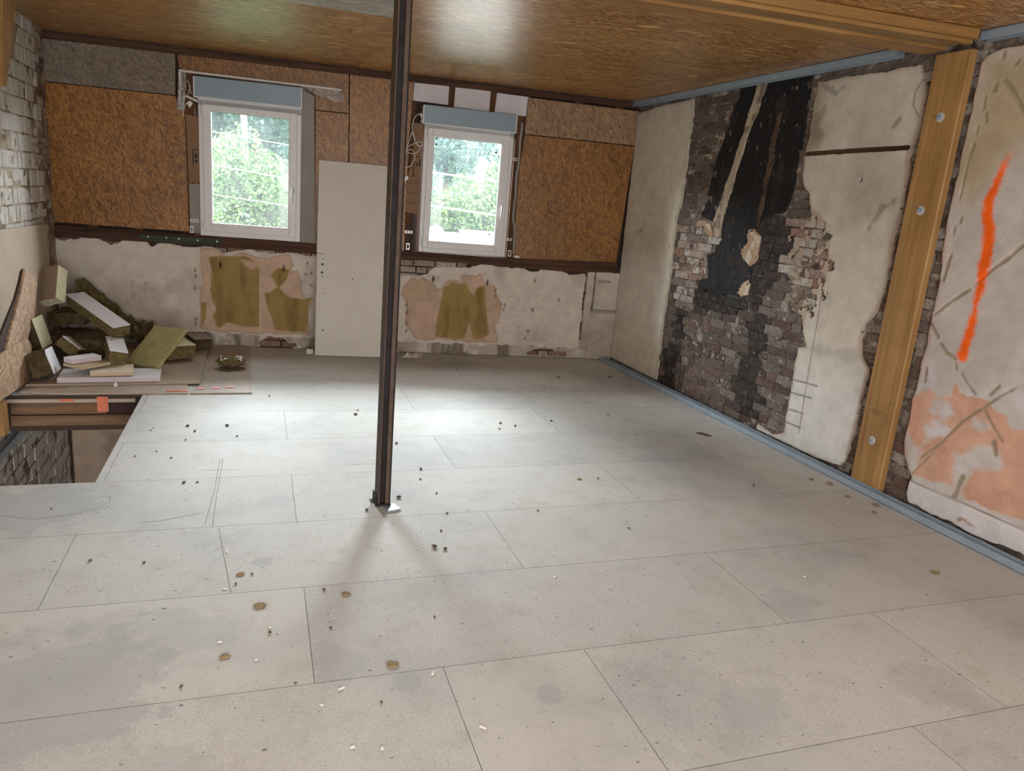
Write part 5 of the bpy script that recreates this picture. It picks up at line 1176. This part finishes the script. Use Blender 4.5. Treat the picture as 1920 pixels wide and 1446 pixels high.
for i, (x, y, s) in enumerate(((1528, 899, 1.6), (1562, 907, 2.2), (1595, 931, 1.6), (1650, 947, 2.0), (1646, 961, 1.6), (1762, 1074, 2.0), (649, 1115, 1.8), (487, 1137, 2.2), (736, 1248, 2.0), (422, 1232, 1.6), (1086, 899, 1.4), (451, 1078, 1.6))):
    P = on_floor(x, y)
    if x > 1500: P = (P[0]-.03, P[1])
    wad('wool_tuft', (P[0], P[1], .0005), .0105*s, .0035*s, 'tuft', 'tuft of tan wool on the floor beside the metal track at right' if x > 1500 else 'flat tuft of tan mineral wool out on the open floor boards', 'tuft', 'tan wool tufts beside the floor track' if x > 1500 else 'tan wool tufts on the open floor', 16, 70+i)
for i, (x, y) in enumerate(((412, 1205), (812, 1263), (603, 1323), (661, 1402), (717, 1404), (905, 1365), (926, 712), (875, 955), (1508, 1082), (640, 1292), (480, 1238), (421, 1105), (506, 1178), (425, 1035), (290, 660+13), (1040, 1082))):
    P = on_floor(x, y); mb = MB(); L = (.012, .022, .010, .014)[i % 4]
    mb.box(-L/2, L/2, -.004, .004, 0, .004, None, .001); o = mb.build('white_chip', MAT['chipw'], None, Matrix.Translation((P[0], P[1], .0005 if y > 700 else .03)) @ Matrix.Rotation(i*1.1, 4, 'Z'))
    if y < 700: o.location.z = .0005; P = on_floor(1050, 760); o.location.x, o.location.y = P
    tag(o, 'tiny white plaster chip on the chipboard floor', 'chip', 'white chips on the floor')
P = on_floor(1319, 816); mb = MB(); mb.tube([(-.055, 0, .006), (-.02, .004, .010), (.02, -.003, .009), (.06, .002, .004)], [.004, .009, .008, .003], 7)
tag(mb.build('splinter', MAT['crumb'], None, Matrix.Translation((P[0], P[1], .0005)) @ Matrix.Rotation(-.75, 4, 'Z')), 'dark brown splinter on the floor in front of the sooty brickwork', 'splinter')
# crumpled scrap near the knee wall and a white lump at the sheet edge
def paper(name, px, w, d, label, seed):
    P = on_floor(*px); g = np.random.default_rng(seed); V = []; F = []
    for i in range(9):
        for j in range(7): V.append(((i/8-.5)*w + (j/6-.5)*w*.3, (j/6-.5)*d, abs(g.normal(0, .016)) + .02*math.sin(i*.9)**2*(1 if j > 2 else .3)))
    for i in range(8):
        for j in range(6): F.append((i*7+j, (i+1)*7+j, (i+1)*7+j+1, i*7+j+1))
    o = mesh_obj(name, V, F, MAT['white_board'], None, Matrix.Translation((P[0], P[1], .001))); md = o.modifiers.new('thick', 'SOLIDIFY'); md.thickness = .002; tag(o, label, 'scrap')
paper('crumpled_scrap', (773, 671), .17, .12, 'crumpled whitish scrap on the floor before the knee wall, right of the steel post', 9)
P = on_floor(218, 719, .025); mb = MB(); mb.tube([(0, 0, 0), (0, 0, .018), (.003, 0, .034)], [.014, .012, .003], 7); tag(mb.build('white_lump', MAT['chipw'], None, Matrix.Translation((P[0], P[1]-.03, .0115))), 'small white lump at the sheet edge below the lilac foam offcut', 'lump')
# dirt gathered between the floor track and the right wall
g = np.random.default_rng(4); V = []; F = []
for i in range(1400):
    u = g.uniform(.1, 5.2)
    if 3.5 < u < 3.79: continue
    y = g.uniform(-.085, -.012); s = g.uniform(.003, .011); n = len(V); c = (u, y, .001)
    V += [(u-s, y-s*.6, .001), (u+s, y-s*.5, .001), (u+s*.3, y+s, .001), (u, y, .001+s*1.2)]; F += [(n, n+1, n+3), (n+1, n+2, n+3), (n+2, n, n+3)]
tag(mesh_obj('rubble_dust', V, F, MAT['crumb'], None, M_RIGHT), 'dark dust and crumbs behind the floor track along the right wall', 'dust', None, 'stuff')

# ------------------------------------------------------------------ outside
def leaf_mat(name, c0, c1):
    m, t, b, out = new_mat(name); oi = t.nodes.new('ShaderNodeNewGeometry')
    c = ramp(t, oi.outputs['Random Per Island'], [(0, c0), (1, c1)])
    t.links.new(c, b.inputs['Base Color']); b.inputs['Roughness'].default_value = .6
    tl = N(t, 'ShaderNodeBsdfTranslucent'); t.links.new(c, tl.inputs[0]); mx = N(t, 'ShaderNodeMixShader'); mx.inputs[0].default_value = .35
    t.links.new(b.outputs[0], mx.inputs[1]); t.links.new(tl.outputs[0], mx.inputs[2]); t.links.new(mx.outputs[0], out.inputs[0]); return m
LEAF = {'bright': leaf_mat('bright leaves', rgb(46, 78, 50), rgb(106, 136, 78)), 'mid': leaf_mat('green leaves', rgb(42, 74, 68), rgb(88, 122, 108)), 'far': leaf_mat('far leaves with haze tint', rgb(52, 84, 92), rgb(96, 128, 138))}  # window glare and haze put into the mid and far greens as blue
MAT['bark'] = plain('bark', rgb(96, 84, 70), .9, 0, .3, 12, .5)
MAT['ground'] = plain('grassy slope', rgb(92, 124, 84), .95, 0, .3, 1.5)
def slope_z(x, y): return -2.75 + max(0, (y-13))*.30 + max(0, y-27)*.25
def tree(x, y, h, rx, rz, kind, label, seed, n=5200, leaf=.11):
    g = np.random.default_rng(seed); z0 = slope_z(x, y)
    t = tag(empty('tree', Matrix.Translation((x, y, z0))), label, 'tree', 'trees on the slope outside')
    mb = MB(); mb.tube([(0, 0, -.1), (.06*rx, 0, h*.4), (0, .05*rx, h*.8)], [.05*rx+.05, .04*rx+.03, .02], 8); mb.build('trunk', MAT['bark'], t)
    nc = 26; cc = g.normal(0, 1, (nc, 3)); cc /= np.linalg.norm(cc, axis=1)[:, None]; cc *= (g.uniform(.25, .85, nc)**.7)[:, None]; cr = g.uniform(.22, .40, nc)
    k = g.integers(0, nc, n); d = g.normal(0, 1, (n, 3)); d /= np.linalg.norm(d, axis=1)[:, None]; P = cc[k] + d*(cr[k]*g.uniform(.75, 1.05, n))[:, None]
    P = P*np.array([rx, rx, rz]) + np.array([0, 0, h-rz*.85])
    nm = d + g.normal(0, .6, (n, 3)); nm /= np.linalg.norm(nm, axis=1)[:, None]; a = np.cross(nm, g.normal(0, 1, (n, 3))); a /= np.linalg.norm(a, axis=1)[:, None]; b = np.cross(nm, a); L = leaf*g.uniform(.6, 1.3, n)[:, None]
    V = np.stack([P-a*L*.5, P+b*L*.32+nm*L*.08, P+a*L*.5, P-b*L*.32+nm*L*.08], 1).reshape(-1, 3)
    F = np.arange(n*4).reshape(n, 4)
    me = bpy.data.meshes.new('foliage'); me.vertices.add(n*4); me.vertices.foreach_set('co', V.astype(np.float32).ravel()); me.loops.add(n*4); me.loops.foreach_set('vertex_index', F.astype(np.int32).ravel()); me.polygons.add(n); me.polygons.foreach_set('loop_start', np.arange(0, n*4, 4, dtype=np.int32)); me.update(calc_edges=True)
    me.materials.append(LEAF[kind]); o = link(bpy.data.objects.new('foliage', me), t); tag(o, kind='stuff')
mb = MB(); v = []; f = []
for i in range(25):
    for j in range(14):
        x = -24+i*2.2; y = 8.0+j*3.2; v.append((x, y, slope_z(x, y)+.12*math.sin(i*2.1+j*1.3)))
for i in range(24):
    for j in range(13): f.append((i*14+j, (i+1)*14+j, (i+1)*14+j+1, i*14+j+1))
tag(mesh_obj('ground', v, f, MAT['ground']), kind='structure')
TR = [(x, 17 + .2*(i % 2), h, rx, 1.75, 'bright') for i, (x, h, rx) in enumerate(((-9.2, 4.2, 1.4), (-6.15, 3.9, 1.4), (-3.15, 4.1, 1.4), (-.12, 3.55, 1.38), (2.35, 3.9, 1.0), (4.8, 3.75, 1.38), (7.75, 4.3, 1.4), (10.7, 4.1, 1.4)))] + \
     [(x, 21.2, 4.4+.35*((i*2) % 3), 1.78, 2.1, 'mid') for i, x in enumerate((-8, -4.05, -.1, 3.85, 7.8, 11.8))] + \
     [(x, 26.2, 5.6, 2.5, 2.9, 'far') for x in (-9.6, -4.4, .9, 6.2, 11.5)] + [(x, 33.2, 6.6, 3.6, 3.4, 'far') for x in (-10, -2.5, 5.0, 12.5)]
def to_px(x, y, z):
    q = np.array([x, y, z])-CAM; return 960+FPX*(q @ AX)/(q @ FW)
ORD = ('first', 'second', 'third', 'fourth', 'fifth', 'sixth')
seen = {}; lab = []
for (x, y, h, rx, rz, kd) in TR:
    p = to_px(x, y, 1.6)
    pl = 'outside left of left window' if p < 395 else 'in the left window' if p < 545 else 'outside between the windows' if p < 800 else 'in the right window' if p < 945 else 'outside right of right window'
    dist = 'nearest' if y < 20 else 'middle' if y < 24 else 'far' if y < 30 else 'farthest'
    key = (dist, pl); seen[key] = seen.get(key, 0)+1; lab.append((key, seen[key], kd))
LB = {'bright': 'bright bushy', 'mid': 'green leafy', 'far': 'pale bluish'}
lab = ['%s tree, %s row, %s%s' % (LB[kd], key[0], key[1], ', %s from left' % ORD[n-1] if seen[key] > 1 else '') for key, n, kd in lab]
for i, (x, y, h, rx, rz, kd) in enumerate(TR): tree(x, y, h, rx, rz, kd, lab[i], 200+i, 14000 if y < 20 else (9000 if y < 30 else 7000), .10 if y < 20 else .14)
def at_dist(x, y, Y): d = ray(x, y); return Vector(CAM + d*(Y/d[1]))
MAT['pole'] = plain('pale pole', rgb(188, 180, 174), .7, 0, .06)
a, b = at_dist(456, 200, 18.95), at_dist(463, 318, 18.95); mb = MB(); dv = (b-a); mb.tube([a-dv*.5, a+dv*.1, b, b+dv*2.2], [.075, .07, .055, .06], 10); tag(mb.build('utility_pole', MAT['pole'], None), 'pale utility pole rising through the trees outside the left window', 'pole')
WL = [((397, 247), (540, 272), 10.5, .005), ((400, 310), (541, 335), 10.6, .0055), ((402, 365), (540, 386), 10.7, .005), ((808, 323), (937, 341), 9.4, .011), ((803, 385), (932, 404), 9.4, .011)]
for i, (p, q, Y, r_) in enumerate(WL):
    a, b = at_dist(*p, Y), at_dist(*q, Y); dv = b-a; k0, k1 = (.9, .8) if i < 3 else (.25, .25)
    mb = MB(); mb.tube([a-dv*k0+Vector((0, 0, .03)), a, b, b+dv*k1+Vector((0, 0, .03))], r_, 6)
    tag(mb.build('overhead_cable', MAT['pole'], None), ('thin overhead cable crossing outside the left window, %s of three' % ('topmost', 'middle', 'lowest')[i]) if i < 3 else ('thick pale bar crossing outside the right window, %s of two' % ('upper', 'lower')[i-3]), 'cable')
MAT['roof'] = plain('white roof', rgb(236, 236, 236), .7, 0, .03)
ra, rb = at_dist(780, 432, 13), at_dist(960, 455, 13)
t = tag(empty('flat_roof', Matrix.Translation((4.2, 13.2, ra.z))), 'white flat roof of a low building below the right window', 'roof')
zz = (ra.z+rb.z)/2 - ra.z
mb = MB(); mb.box(-2.6, 2.8, -1.6, 1.0, -1.6, zz-.08); mb.build('wall', MAT['roof'], t)
mb = MB(); mb.box(-2.7, 2.9, -1.7, 1.1, zz-.08, zz, None, .01); mb.build('roof_slab', MAT['roof'], t)
mb = MB(); mb.box(-.5, 2.9, 1.0, 1.08, zz, zz+.07); mb.build('roof_edge', MAT['cement'], t)
c = at_dist(818, 428, 13.3) - Vector((4.2, 13.2, ra.z)); mb = MB(); mb.tube([(c.x, .1, zz-.01), (c.x, .1, zz+.08), (c.x, .1, zz+.13), (c.x, .1, zz+.15)], [.14, .13, .08, .02], 12); mb.build('roof_vent', MAT['roof'], t)
